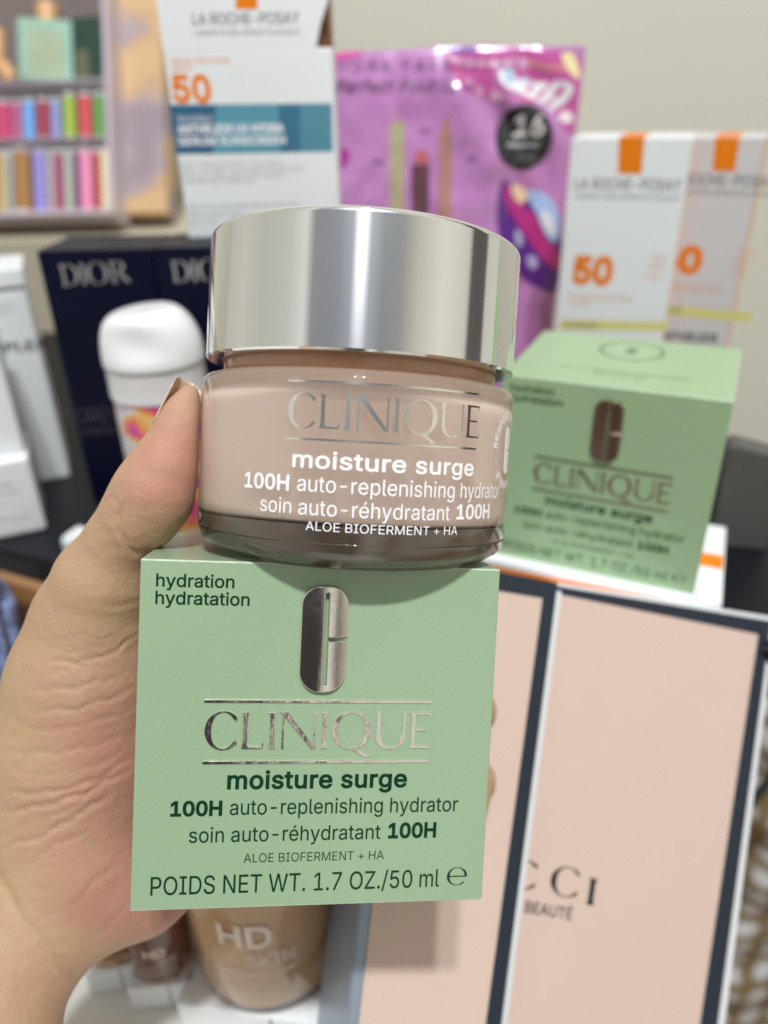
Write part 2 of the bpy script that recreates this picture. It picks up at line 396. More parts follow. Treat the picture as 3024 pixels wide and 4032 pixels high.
GL = {
 'C': (.80, [ring(.46, .5, .46, .53, .045, .16, R2(42), R2(318)), quad((.77, .72), (.80, .86), (.785, .88), (.745, .83)), quad((.745, .17), (.785, .12), (.80, .15), (.77, .28))]),
 'L': (.56, [stem(.0, .17), quad((.14, 0), (.50, 0), (.50, .055), (.14, .06)), quad((.46, 0), (.53, 0), (.56, .17), (.53, .17))]),
 'I': (.17, [stem(.0, .17)]),
 'N': (.92, [stem(.03, .075), quad((.0, 1), (.20, 1), (.92, .0), (.80, 0)), stem(.835, .075)]),
 'Q': (1.0, [ring(.5, .5, .5, .53, .045, .155, 0, 2 * PI), quad((.46, .03), (.60, .04), (.98, -.23), (.86, -.25)), quad((.86, -.25), (.98, -.23), (1.06, -.20), (1.06, -.235))]),
 'U': (.80, [stem(.0, .16, .3, 1), ring(.40, .33, .385, .36, .05, .14, PI, 2 * PI), stem(.705, .09, .3, 1)]),
 'E': (.56, [stem(.0, .16), quad((.14, 0), (.50, 0), (.50, .06), (.14, .065)), quad((.46, 0), (.53, 0), (.56, .16), (.53, .16)), quad((.14, .49), (.44, .49), (.44, .545), (.14, .545)), quad((.14, .94), (.50, .945), (.50, 1), (.14, 1)), quad((.50, .86), (.54, .86), (.53, 1), (.47, 1))]),
 'D': (.84, [stem(.05, .18), ring(.30, .5, .54, .5, .05, .18, -PI / 2, PI / 2), quad((0, 0), (.34, 0), (.34, .05), (0, .05)), quad((0, .95), (.34, .95), (.34, 1), (0, 1))]),
 'O': (.96, [ring(.48, .5, .48, .52, .04, .17, 0, 2 * PI)]),
 'R': (.80, [stem(.05, .18), ring(.34, .74, .34, .26, .05, .16, -PI / 2, PI / 2), quad((0, .95), (.36, .95), (.36, 1), (0, 1)), quad((.20, .48), (.36, .48), (.36, .53), (.20, .53)), quad((.30, .5), (.46, .5), (.86, 0), (.66, 0)), quad((0, 0), (.32, 0), (.32, .05), (0, .05))]),
}
def word_mesh(word, gap=.12):
    x = 0; pts = []; fs = []
    for ch in word:
        if ch == ' ': x += .6; continue
        w, parts = GL[ch]
        for p, f in parts:
            b = len(pts); pts += [(x + a, c) for a, c in p]; fs += [[b + i for i in q] for q in f]
        x += w + gap
    x -= gap
    return [(a / x, b) for a, b in pts], fs
def rounded_rect(x0, x1, y0, y1, r, n=10):
    out = []
    for cx, cy_, a in ((x1 - r, y1 - r, 0), (x0 + r, y1 - r, 90), (x0 + r, y0 + r, 180), (x1 - r, y0 + r, 270)):
        for i in range(n + 1):
            t = R2(a + 90 * i / n); out.append((cx + r * math.cos(t), cy_ + r * math.sin(t)))
    return out
def emblem_outline(cx, cy_, w, h, slot=.075, slit=.03):
    """the capsule-shaped C: rounded block with a narrow slot and one slit to the right"""
    r = w * .42; x0, x1, y0, y1 = cx - w / 2, cx + w / 2, cy_ - h / 2, cy_ + h / 2
    s = w * slot / 2; g = h * slit / 2; sy0, sy1 = y0 + h * .065, y1 - h * .065
    base = rounded_rect(x0, x1, y0, y1, r)
    n = 11
    tr, tl, bl, br = base[:n], base[n:2 * n], base[2 * n:3 * n], base[3 * n:]
    scx = cx + w * .03
    notch = [(x1, cy_ - g), (scx + s, cy_ - g)] + [(scx + s, sy0 + s)] + [(scx + s * math.cos(R2(-a)), sy0 + s + s * math.sin(R2(-a))) for a in range(30, 180, 30)] + [(scx - s, sy0 + s), (scx - s, sy1 - s)] + [(scx - s * math.cos(R2(a)), sy1 - s + s * math.sin(R2(a))) for a in range(30, 180, 30)] + [(scx + s, sy1 - s), (scx + s, cy_ + g), (x1, cy_ + g)]
    return tr + tl + bl + br + notch
def outline_mesh(pts, thick, bevel):      # filled and embossed outline in the x-y plane (cm), raised towards -y local later
    cu = bpy.data.curves.new('o', 'CURVE'); cu.dimensions = '2D'; cu.fill_mode = 'BOTH'; cu.extrude = thick; cu.bevel_depth = bevel; cu.bevel_resolution = 2; cu.offset = -bevel
    sp = cu.splines.new('POLY'); sp.points.add(len(pts) - 1)
    for p, (x, y) in zip(sp.points, pts): p.co = (x, y, 0, 1)
    sp.use_cyclic_u = True
    o = bpy.data.objects.new('o', cu); COL.objects.link(o)
    me = bpy.data.meshes.new_from_object(o.evaluated_get(bpy.context.evaluated_depsgraph_get()))
    bpy.data.objects.remove(o); bpy.data.curves.remove(cu)
    co = [tuple(v.co) for v in me.vertices]; fs = [list(p.vertices) for p in me.polygons]
    bpy.data.meshes.remove(me); return co, fs
def lathe(bm, prof, seg=96, closed=True):     # prof: (r, z) cm from bottom to top
    rings = []
    for r, z in prof:
        if r < 1e-6: rings.append([bm.verts.new((0, 0, z * CM))])
        else: rings.append([bm.verts.new((r * CM * math.cos(2 * PI * i / seg), r * CM * math.sin(2 * PI * i / seg), z * CM)) for i in range(seg)])
    for a, b in zip(rings, rings[1:]):
        for i in range(seg):
            j = (i + 1) % seg
            if len(a) == 1 and len(b) == 1: continue
            if len(a) == 1: bm.faces.new((a[0], b[j], b[i]))
            elif len(b) == 1: bm.faces.new((a[i], a[j], b[0]))
            else: bm.faces.new((a[i], a[j], b[j], b[i]))
    bmesh.ops.recalc_face_normals(bm, faces=bm.faces)
    return bm
def arc_prof(cx, cz, r, a0, a1, n=6): return [(cx + r * math.cos(R2(a0 + (a1 - a0) * i / n)), cz + r * math.sin(R2(a0 + (a1 - a0) * i / n))) for i in range(n + 1)]
def lathe_obj(name, prof, m, parent, seg=96, smooth_angle=40):
    bm = bmesh.new(); lathe(bm, prof, seg)
    for e in bm.edges:
        e.smooth = e.calc_face_angle(0) < R2(smooth_angle)
    return bm_obj(name, bm, m, parent, True)

# ------------------------------------------------------------------ structure: table, walls, ledge, lower surface
TZ = -17.0                                       # table top, cm below the lens
def slab(name, poly, z0, z1, m):                 # prism of a polygon in world cm
    bm = bmesh.new()
    lo = [bm.verts.new((x * CM, y * CM, z0 * CM + CAM_H)) for x, y in poly]; hi = [bm.verts.new((x * CM, y * CM, z1 * CM + CAM_H)) for x, y in poly]
    n = len(poly)
    bm.faces.new(hi); bm.faces.new(lo[::-1])
    for i in range(n): bm.faces.new((lo[i], lo[(i + 1) % n], hi[(i + 1) % n], hi[i]))
    bmesh.ops.recalc_face_normals(bm, faces=bm.faces)
    return bm_obj(name, bm, m)
o = slab('wall', [(-160, 88), (160, 88), (160, 92), (-160, 92)], -110, 130, M['wall']); tag(o, kind='structure')
o = slab('ledge', [(-90, 63.2), (-13.5, 63.2), (-13.5, 87.9), (-90, 87.9)], -70, -9.85, M['ledge']); tag(o, kind='structure')
o = slab('floor', [(-160, -40), (160, -40), (160, 88), (-160, 88)], -112, -110, M['wood']); tag(o, kind='structure')

tb = root('black_table', frame_at((0, 40, TZ), 0), 'glossy black table top under the navy boxes and the white cartons', 'table')
bm = bmesh.new()
edge = [(-60, 45.9), (-16.81, 28.04), (-13.54, 26.68), (15.2, 20.3), (16.6, 19.6), (16.9, 30), (17.6, 45), (0, 63.1), (-60, 63.1)]
lo = [bm.verts.new((x * CM, (y - 40) * CM, -2.2 * CM)) for x, y in edge]; hi = [bm.verts.new((x * CM, (y - 40) * CM, 0)) for x, y in edge]
bm.faces.new(hi); bm.faces.new(lo[::-1])
for i in range(len(edge)): bm.faces.new((lo[i], lo[(i + 1) % len(edge)], hi[(i + 1) % len(edge)], hi[i]))
bmesh.ops.recalc_face_normals(bm, faces=bm.faces)
bmesh.ops.bevel(bm, geom=[e for e in bm.edges if all(v.co.z > -.001 for v in e.verts)], offset=.002, segments=3, affect='EDGES')
bm_obj('table_top', bm, M['black'], tb, False)

# ------------------------------------------------------------------ cartons
def carton(name, M4, w, h, d, m, label, cat, group=None, bevel=.05):
    """upright folding carton: origin at the centre of its base, front at y = -d/2"""
    r = root(name, M4, label, cat, group)
    b = box_obj('carton_body', (-w / 2, w / 2, -d / 2, d / 2, 0, h), m, r, bevel)
    return r, b
def upright(tl, yaw, w, h, d):     # tl: front top left corner, world cm relative to lens; returns base-centre matrix
    e = Vector((math.cos(yaw), math.sin(yaw), 0)); k = Vector((-math.sin(yaw), math.cos(yaw), 0))
    c = Vector(tl) + e * w / 2 + k * d / 2 - Vector((0, 0, h))
    return frame_at(c, yaw)

# --- two navy boxes
Mn = upright((-14.29, 32.57, -5.47), R2(0.3), 4.7, abs(TZ + 5.47), 3.6)
nb, _ = carton('navy_box', Mn, 4.7, -TZ - 5.47, 3.6, M['navy'], 'navy blue box behind the white domed cap, nearest the tall white carton', 'box', 'navy boxes side by side')
fc = Face(Mn, -1.8); P = Print(fc)
P.glyphs('DIOR', (247, 1127), (512, 1110), 84, gap=.07); P.make('silver_lettering', M['navy_ink'], nb)
P = Print(fc); P.text('FOREVER', (268, 1672), (560, 1655), 58, weight=-.01); P.text('SKIN GLOW', (320, 1712), (520, 1698), 22); P.make('dim_lettering', M['navy_dim'], nb)
Mn2 = upright((-9.45, 32.35, -5.40), R2(-.6), 4.7, abs(TZ + 5.40), 3.6)
nb2, _ = carton('navy_box', Mn2, 4.7, -TZ - 5.40, 3.6, M['navy'], 'navy blue box half hidden by the silver jar lid, right of the other navy box', 'box', 'navy boxes side by side')
P = Print(Face(Mn2, -1.8)); P.glyphs('DIOR', (683, 1112), (945, 1100), 84, gap=.07); P.make('silver_lettering', M['navy_ink'], nb2)

# --- tall white sunscreen carton on top of the navy boxes
LW = 6.45; LS = LW / 6.8
tlx = Vector((-8.89, 36.09, 1.6)) * LS
Lh = 13.2; base_z = -5.38
e0 = Vector((math.cos(R2(1.0)), math.sin(R2(1.0)), 0))
cpos = tlx + e0 * LW / 2 + Vector((0, 1.6, 0)); cpos.z = base_z
Ml = frame_at(cpos, R2(1.0))
lr = root('sunscreen_carton', Ml, 'tall white carton with a teal band and torn top corner, standing on the navy boxes', 'carton')
bm = bmesh.new()
hw = LW / 2; fcl = Face(Ml, -1.6)
n1 = fcl.uv(1299, 187); n2 = fcl.uv(1243, 176); n3 = fcl.uv(1262, 90); n4 = fcl.uv(1294, 8)
zt = n1[1]
add_box(bm, -hw, hw, -1.6, 1.6, 0, zt, bevel=.06)
bm_obj('carton_body', bm, M['white_card'], lr)
bm = bmesh.new()     # upper part, its corner torn away
pl = [(-hw, zt - .01), (n2[0], zt - .01), (n3[0], n3[1]), (n4[0] - .05, n4[1]), (n4[0] + .0, Lh), (-hw, Lh)]
a = [bm.verts.new((x * CM, -1.6 * CM, z * CM)) for x, z in pl]; b = [bm.verts.new((x * CM, 1.6 * CM, z * CM)) for x, z in pl]
bm.faces.new(a); bm.faces.new(b[::-1])
for i in range(len(pl)): bm.faces.new((a[i], b[i], b[(i + 1) % len(pl)], a[(i + 1) % len(pl)]))
bmesh.ops.recalc_face_normals(bm, faces=bm.faces)
bm_obj('upper_panel', bm, M['white_card'], lr)
bm = bmesh.new(); add_box(bm, n2[0] - .3, hw - .05, -1.2, 1.4, zt - .3, zt + 3.2, .02)
M['torn'] = mat('brown_gold_inner', (.16, .06, .02), .4, var=.9, vscale=150)
bm_obj('inner_tray', bm, M['torn'], lr)
P = Print(fcl); P.poly([(927, -80), (1012, -80), (1015, 36), (928, 36)]); P.make('orange_stripe', M['orange'], lr); P = Print(fcl)
P.text('50', (684, 400), (836, 400), 100, weight=.035); P.make('orange_print', M['orange'], lr)
P = Print(fcl); P.text('BROAD SPECTRUM', (675, 252), (905, 250), 22, weight=.01); P.text('SPF', (678, 280), (760, 280), 20, weight=.01); P.make('pale_orange_print', M['orange_pale'], lr)
P = Print(fcl); P.text('LA ROCHE-POSAY', (760, 98), (1180, 92), 44, weight=.01); P.text('LABORATOIRE DERMATOLOGIQUE', (770, 140), (1180, 136), 20)
P.make('silver_print', M['silver_ink'], lr)
# teal band made of four blocks of blue
tq = [((668, 412), (850, 411), (840, 606), (690, 607), (.035, .13, .24)), ((850, 411), (1095, 409), (1105, 601), (840, 606), (.11, .33, .43)), ((1095, 409), (1180, 408), (1183, 599), (1105, 601), (.045, .17, .28)), ((1180, 408), (1306, 407), (1312, 597), (1183, 599), (.09, .27, .36))]
bm = bmesh.new(); band_m = []
for i, q in enumerate(tq):
    uv = [fcl.uv(*p) for p in q[:4]]
    f = bm.faces.new([bm.verts.new((u * CM, (-1.6 - .006) * CM, v * CM)) for u, v in uv]); f.material_index = i
    band_m.append(mat('teal_ink', q[4], .4, var=.12, vscale=50))
bmesh.ops.recalc_face_normals(bm, faces=bm.faces)
me = bpy.data.meshes.new('teal_band'); bm.to_mesh(me); bm.free()
for m_ in band_m: me.materials.append(m_)
o = bpy.data.objects.new('teal_band', me); COL.objects.link(o); o.parent = lr
P = Print(fcl, .012); P.text('INVISIBLE', (700, 480), (838, 478), 22); P.text('ANTHELIOS UV HYDRA', (700, 525), (1120, 520), 32, weight=.03); P.text('SERUM SUNSCREEN', (704, 572), (1125, 566), 32, weight=.02)
P.make('white_print', M['white_ink'], lr)
P = Print(fcl)
for t_, a, b_ in (('DAILY FACE SUNSCREEN + HYALURONIC', (715, 655), (1115, 650)), ('ACID + VITAMIN E. ANTIOXIDANT PROTECTION', (718, 680), (1195, 674)), ('FOR FACE. SHEER FINISH. NON-GREASY', (718, 703), (1120, 698)), ('OXYBENZONE FREE. OCTINOXATE FREE', (724, 724), (1000, 721)),
                  ('DRUG FACTS SUNSCREEN BROAD SPECTRUM', (740, 822), (1180, 812)), ('DERMATOLOGIST TESTED', (742, 855), (960, 850)), ('50 ml / 1.7 FL OZ', (745, 885), (850, 883))):
    P.text(t_, a, b_, 15)
P.make('small_print', mat('faint_grey_ink', (.36, .37, .38), .6), lr)

# --- glossy orchid pouch
def pouch():
    base = frame_at((5.4, 41.5, TZ), R2(-3)) @ Matrix.Rotation(R2(-7), 4, 'X')
    r = root('makeup_pouch', base, 'glossy orchid pink foil pouch with a black round sticker and printed lip sticks', 'pouch')
    fcp = Face(base, 0)
    tlc, trc = fcp.uv(1150, 215), fcp.uv(2312, 182)
    nx, nz = 90, 110
    bm = bmesh.new(); uvl = bm.loops.layers.uv.new('UVMap')
    br_ = fcp.uv(2168, 1420)
    H0 = 0.0
    def P3(s, t, side):
        # s 0..1 across, t 0..1 up
        xr = br_[0] + (trc[0] - br_[0]) * ((t * tlc[1]) - br_[1]) / (trc[1] - br_[1])
        x = tlc[0] + (xr - tlc[0]) * s
        ztop = tlc[1] + (trc[1] - tlc[1]) * s + .10 * math.sin(s * 9) + .35 * math.exp(-((s - .55) / .2) ** 2)
        z = ztop * t
        bulge = 1.1 * math.sin(PI * min(1, max(0, s))) ** .6 * (1 - t) ** .5 * 1.3
        crink = .22 * noise.noise(Vector((s * 6, t * 7, 3.1))) + .12 * noise.noise(Vector((s * 15, t * 14, 9)))
        tr_ = math.exp(-((s - .80) / .20) ** 2 - ((t - .86) / .13) ** 2)
        crink += tr_ * (.42 * math.sin((s * .9 + t * 1.2) * 26 + 2 * noise.noise(Vector((s * 5, t * 5, 0)))))
        edge_ = min(s, 1 - s, 1 - t) * 12
        crink *= min(1, edge_)
        return (x * CM, (-side * (bulge + crink + .02)) * CM, z * CM)
    for side in (1, -1):
        g = [[bm.verts.new(P3(i / nx, j / nz, side)) for i in range(nx + 1)] for j in range(nz + 1)]
        for j in range(nz):
            for i in range(nx):
                f = bm.faces.new((g[j][i], g[j][i + 1], g[j + 1][i + 1], g[j + 1][i]))
                for l, (a, b) in zip(f.loops, ((i, j), (i + 1, j), (i + 1, j + 1), (i, j + 1))): l[uvl].uv = (a / nx, b / nz)
    bmesh.ops.remove_doubles(bm, verts=bm.verts, dist=.00045)
    bmesh.ops.recalc_face_normals(bm, faces=bm.faces)
    m = mat('orchid_foil', (.50, .22, .49), .15, coat=.7, var=.12, vscale=25)
    o = bm_obj('pouch_film', bm, m, r, True)
    sub = o.modifiers.new('s', 'SUBSURF'); sub.levels = 1; sub.render_levels = 1
    # where a printed point sits on the bulging front
    import mathutils
    bm2 = bmesh.new(); bm2.from_mesh(o.data); tree = mathutils.bvhtree.BVHTree.FromBMesh(bm2)
    def onto(u, v, off=.03):
        hit = tree.ray_cast(Vector((u * CM, -.1, v * CM)), Vector((0, 1, 0)))
        y = hit[0].y if hit[0] is not None else -.003
        return (u * CM, y - off * CM, v * CM)
    def stick_on(pts2d, name, m, off=.03, grid=14):
        us = [p[0] for p in pts2d]; vs = [p[1] for p in pts2d]
        b_ = bmesh.new(); f = b_.faces.new([b_.verts.new((u, v, 0)) for u, v in pts2d])
        for k in range(grid):
            for ax, lo_, hi_ in ((0, min(us), max(us)), (1, min(vs), max(vs))):
                c_ = [0, 0, 0]; c_[ax] = lo_ + (hi_ - lo_) * (k + .5) / grid; n_ = [0, 0, 0]; n_[ax] = 1
                bmesh.ops.bisect_plane(b_, geom=b_.verts[:] + b_.edges[:] + b_.faces[:], plane_co=c_, plane_no=n_)
        for v in b_.verts: v.co = onto(v.co.x, v.co.y, off)
        return bm_obj(name, b_, m, r, True)
    def U(px, py):
        return fcp.uv(px, py)
    # black sticker
    c0 = fcp.uv(2058, 545); 
    rad = math.dist(c0, fcp.uv(2058, 421))
    stick_on([(c0[0] + rad * math.cos(2 * PI * i / 40), c0[1] + rad * 1.04 * math.sin(2 * PI * i / 40)) for i in range(40)], 'sticker', mat('black_sticker', (.022, .024, .026), .18, coat=.6), .05)
    # leaf swirl
    def Q(x, y): return U(1250 + x / 1.3825, 100 + y / 1.3825)
    def smooth(pts, n=6):      # Catmull-Rom through the measured points
        out = []
        for i_ in range(len(pts)):
            p0, p1, p2, p3 = (pts[(i_ + k_ - 1) % len(pts)] for k_ in range(4))
            for q_ in range(n):
                t_ = q_ / n
                out.append(tuple(.5 * (2 * p1[a_] + (p2[a_] - p0[a_]) * t_ + (2 * p0[a_] - 5 * p1[a_] + 4 * p2[a_] - p3[a_]) * t_ ** 2 + (3 * p1[a_] - p0[a_] - 3 * p2[a_] + p3[a_]) * t_ ** 3) for a_ in (0, 1)))
        return out
    def blob(name, pts, col, off=.035, grid=8): stick_on(smooth([Q(*p) for p in pts]), name, mat(name + '_ink', col, .24, coat=.5), off, grid)
    blob('magenta_swirl', [(650, 125), (900, 150), (1100, 140), (1410, 160), (1425, 300), (1395, 560), (1330, 560), (1290, 470), (1200, 430), (1000, 420), (860, 380), (760, 330), (720, 240), (680, 170)], (.55, .10, .34), .03, 14)
    blob('violet_swirl', [(700, 122), (860, 128), (870, 150), (730, 155)], (.16, .06, .36), .04)
    blob('pink_swirl', [(700, 160), (800, 190), (960, 200), (1080, 180), (1180, 200), (1120, 240), (960, 228), (800, 222), (720, 200)], (.78, .45, .65), .045)
    blob('pink_swirl', [(1120, 180), (1250, 215), (1400, 215), (1415, 250), (1260, 250), (1150, 225)], (.62, .22, .28), .045)
    blob('pink_swirl', [(800, 300), (900, 330), (1000, 390), (960, 420), (870, 370)], (.80, .50, .66), .045)
    blob('pearl_gloss_swirl', [(990, 260), (1080, 250), (1180, 310), (1330, 305), (1390, 345), (1350, 420), (1280, 465), (1220, 430), (1100, 380), (1010, 340)], (.82, .83, .84), .05)  # painted white gloss highlight of the film; blue and yellow tint it
    blob('blue_swirl', [(1015, 245), (1100, 270), (1160, 315), (1100, 330), (1020, 300)], (.42, .62, .80), .06)
    blob('yellow_swirl', [(1325, 160), (1395, 160), (1425, 280), (1395, 285), (1350, 230)], (.85, .75, .42), .05)
    blob('pearl_gloss_swirl', [(1310, 480), (1370, 470), (1390, 520), (1330, 530)], (.80, .74, .72), .05)
    blob('magenta_swirl', [(90, 155), (240, 140), (240, 160), (180, 185), (95, 195)], (.60, .08, .34), .04)
    blob('marbled_leaf', [(1000, 850), (1060, 870), (1150, 920), (1270, 1000), (1320, 1130), (1325, 1300), (1300, 1440), (1240, 1440), (1120, 1380), (1020, 1260), (975, 1100), (975, 960)], (.10, .02, .24), .035, 12)
    blob('magenta_band', [(1010, 870), (1050, 900), (1110, 980), (1190, 1050), (1230, 1150), (1310, 1230), (1315, 1330), (1230, 1280), (1150, 1180), (1080, 1080), (1020, 980)], (.45, .03, .22), .05, 10)
    blob('yellow_swirl', [(1050, 870), (1110, 880), (1140, 930), (1100, 970), (1060, 930)], (.85, .62, .42), .06)
    blob('blue_swirl', [(1140, 900), (1220, 910), (1290, 980), (1320, 1100), (1290, 1180), (1230, 1130), (1190, 1030), (1150, 960)], (.36, .52, .80), .06)
    blob('pearl_gloss_swirl', [(1210, 1010), (1260, 1030), (1290, 1120), (1270, 1150), (1220, 1080)], (.70, .72, .78), .07)
    blob('pearl_gloss_swirl', [(1070, 1110), (1100, 1130), (1105, 1190), (1075, 1190)], (.45, .45, .68), .07)
    blob('pearl_gloss_swirl', [(1130, 1260), (1170, 1250), (1190, 1300), (1150, 1320)], (.45, .42, .68), .07)
    blob('magenta_swirl', [(120, 690), (170, 680), (180, 720), (150, 770), (125, 780)], (.42, .03, .30), .045)
    # printed sticks
    stick_on([U(*p) for p in ((1536, 492), (1552, 478), (1580, 478), (1596, 492), (1596, 900), (1538, 900))], 'gold_tube_print', mat('gold_olive_ink', (.42, .36, .23), .3, var=.3, vscale=200), .035)
    stick_on([U(*p) for p in ((1622, 650), (1690, 650), (1688, 900), (1622, 900))], 'mauve_tube_print', mat('mauve_ink', (.13, .05, .07), .3), .035)
    stick_on([U(*p) for p in ((1632, 650), (1640, 600), (1662, 592), (1682, 606), (1686, 650))], 'coral_tip_print', mat('coral_ink', (.50, .13, .13), .35), .04, 5)
    stick_on([U(*p) for p in ((1730, 540), (1748, 470), (1760, 470), (1778, 540), (1774, 900), (1726, 900))], 'pencil_print', mat('tan_ink', (.42, .22, .17), .35), .035)
    dk = mat('dark_violet_ink', (.09, .03, .11), .4)
    def ptext(body, a, b_, cap, name, m, off=.06, **k):
        (u0, v0), (u1, v1) = fcp.uv(*a), fcp.uv(*b_)
        h = math.dist(fcp.uv(*a), fcp.uv(a[0], a[1] - cap))
        co, fs = text_data(body, **k)
        me = bpy.data.meshes.new(name); me.from_pydata([onto(u0 + (u1 - u0) * x, v0 + (v1 - v0) * x + h * y, off) for x, y, _ in co], [], fs)
        link(name, me, m, r)
    ptext('SEPHORA FAVORITES', (1180, 285), (2035, 280), 40, 'violet_lettering', dk, spacing=1.25, weight=-.005)
    ptext('Perfect Pout lip set', (1322, 372), (1930, 362), 52, 'script_lettering', dk, shear=.35)
    ptext('$', (1965, 505), (1998, 505), 40, 'dollar_sign', M['grey_ink'], .09)
    ptext('16', (2018, 538), (2135, 536), 72, 'price_number', M['white_ink'], .09, weight=.03)
    ptext('MINIMUM VALUE', (1995, 582), (2120, 580), 16, 'sticker_lettering', M['white_ink'], .09)
    ptext('free', (2025, 640), (2110, 640), 40, 'sticker_lettering', M['grey_ink'], .09, shear=.3)
    for a in ((1466, 652), (1830, 640), (1648, 530)):
        ptext('100%', a, (a[0] + 50, a[1]), 24, 'tiny_lettering', dk)
pouch()

# --- two slim white sunscreen cartons on the right
def slim(tl, yaw, w, d, label, orange, name_line, fifty, fifty_txt, broad, alu, band, yline, more, body_m):
    h = tl[2] - TZ
    M4 = upright(tl, yaw, w, h, d)
    r, b = carton('slim_carton', M4, w, h, d, body_m, label, 'carton', 'slim white sunscreen cartons')
    fcx = Face(M4, -d / 2)
    P = Print(fcx); P.poly(orange); P.make('orange_stripe', M['orange'], r); P = Print(fcx); P.text(fifty_txt, *fifty, weight=.05)
    s = .006
    P.make('orange_print', M['orange'], r)
    sb = bmesh.new(); add_box(sb, -w / 2 - .012, -w / 2 - .004, -d / 2 + .03, d / 2 - .03, .1, h - .1); bm_obj('side_panel', sb, M['orange_pale'], r)
    sb = bmesh.new(); add_box(sb, w / 2 + .004, w / 2 + .012, -d / 2 + .03, d / 2 - .03, .1, h - .1); bm_obj('side_panel', sb, M['orange_pale'], r)
    u0, u1 = fcx.uv(*orange[0])[0], fcx.uv(*orange[1])[0]
    tb_ = bmesh.new(); add_box(tb_, u0, u1, -d / 2 + .05, d / 2 - .3, h + .003, h + .008); bm_obj('orange_tab', tb_, M['orange'], r)
    P = Print(fcx); P.text(*name_line[0], weight=.01); P.text(*name_line[1]); P.make('silver_print', M['silver_ink'], r)
    P = Print(fcx)
    for t_, a, b_, c_ in broad: P.text(t_, a, b_, c_)
    P.make('pale_orange_print', M['orange_pale'], r)
    P = Print(fcx); P.poly(band); P.make('yellow_band', M['yellow'], r)
    P = Print(fcx, .012)
    for t_, a, b_, c_, wgt in more: P.text(t_, a, b_, c_, weight=wgt)
    P.make('small_print', M['grey_ink'], r)
    return r
slim((8.11, 37.1, -1.99), R2(-21.5), 5.0, 3.6, 'slim white carton with an orange tab, unobstructed left one of the pair',
     [(2438, 541), (2538, 541), (2526, 686), (2433, 684)],
     [('LA ROCHE-POSAY', (2262, 744), (2680, 752), 44), ('LABORATOIRE DERMATOLOGIQUE', (2262, 782), (2672, 790), 20)],
     [(2250, 1112), (2408, 1118), 98], '50',
     [('SPF 50 BROAD SPECTRUM', (2240, 1180), (2488, 1188), 22), ('LOTION', (2240, 1205), (2325, 1208), 20), ('WATER', (2565, 1025), (2622, 1030), 24), ('RESIST', (2548, 1060), (2625, 1066), 24), ('80 MIN', (2535, 1098), (2600, 1104), 20)],
     None, [(2208, 1258), (2632, 1268), (2622, 1304), (2200, 1298)], None,
     [('mineral', (2222, 1290), (2350, 1293), 26, 0)], M['white_card'])
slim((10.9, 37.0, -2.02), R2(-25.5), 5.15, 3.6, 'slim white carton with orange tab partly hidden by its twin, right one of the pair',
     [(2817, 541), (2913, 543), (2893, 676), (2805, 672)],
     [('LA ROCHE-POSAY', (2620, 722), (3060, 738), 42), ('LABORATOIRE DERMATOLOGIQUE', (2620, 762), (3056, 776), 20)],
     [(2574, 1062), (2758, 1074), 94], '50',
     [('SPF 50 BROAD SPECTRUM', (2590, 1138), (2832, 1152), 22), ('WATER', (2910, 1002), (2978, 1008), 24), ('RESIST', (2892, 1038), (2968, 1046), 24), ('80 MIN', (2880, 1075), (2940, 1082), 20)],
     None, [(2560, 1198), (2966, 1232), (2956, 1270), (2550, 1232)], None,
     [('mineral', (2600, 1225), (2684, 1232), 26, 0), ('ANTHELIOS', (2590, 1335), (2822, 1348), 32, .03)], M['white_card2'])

# --- flat white and orange box on the table, green jar box standing on it
flat_yaw = R2(-20.5)
def flat_box():
    # top at -15.5; front edge runs through these two world points
    a, b = Vector((3.57, 24.48, 0)), Vector((11.14, 21.33, 0)); dv = (b - a).normalized(); yaw = math.atan2(dv.y, dv.x)
    w = 12.0; d = 5.6; h = -15.5 - TZ
    end = b; k = Vector((-math.sin(yaw), math.cos(yaw), 0))
    c = end - dv * w / 2 + k * d / 2
    M4 = frame_at((c.x, c.y, TZ), yaw)
    r = root('flat_carton', M4, 'white carton with orange stripes lying flat under the standing green box', 'carton')
    box_obj('carton_body', (-w / 2, w / 2, -d / 2, d / 2, 0, h), M['white_card'], r, .08, 3)
    fo = Face(M4, h)
    bm = bmesh.new()
    add_box(bm, -w / 2 + .02, w / 2 - .08, -d / 2 - .012, -d / 2 - .004, .05, h - .28); bm_obj('orange_side', bm, M['orange'], r)
    u = [fo.uvh(2700, 2165), fo.uvh(2852, 2190), fo.uvh(2845, 2242), fo.uvh(2690, 2215)]
    bm = bmesh.new(); bm.faces.new([bm.verts.new((x * CM, y * CM, (h + .006) * CM)) for x, y in ((w / 2 - 3, u[1][1]), (w / 2 - .06, u[1][1]), (w / 2 - .06, u[2][1]), (w / 2 - 3, u[2][1]))]); bmesh.ops.recalc_face_normals(bm, faces=bm.faces)
    bm_obj('orange_stripe', bm, M['orange'], r)
flat_box()

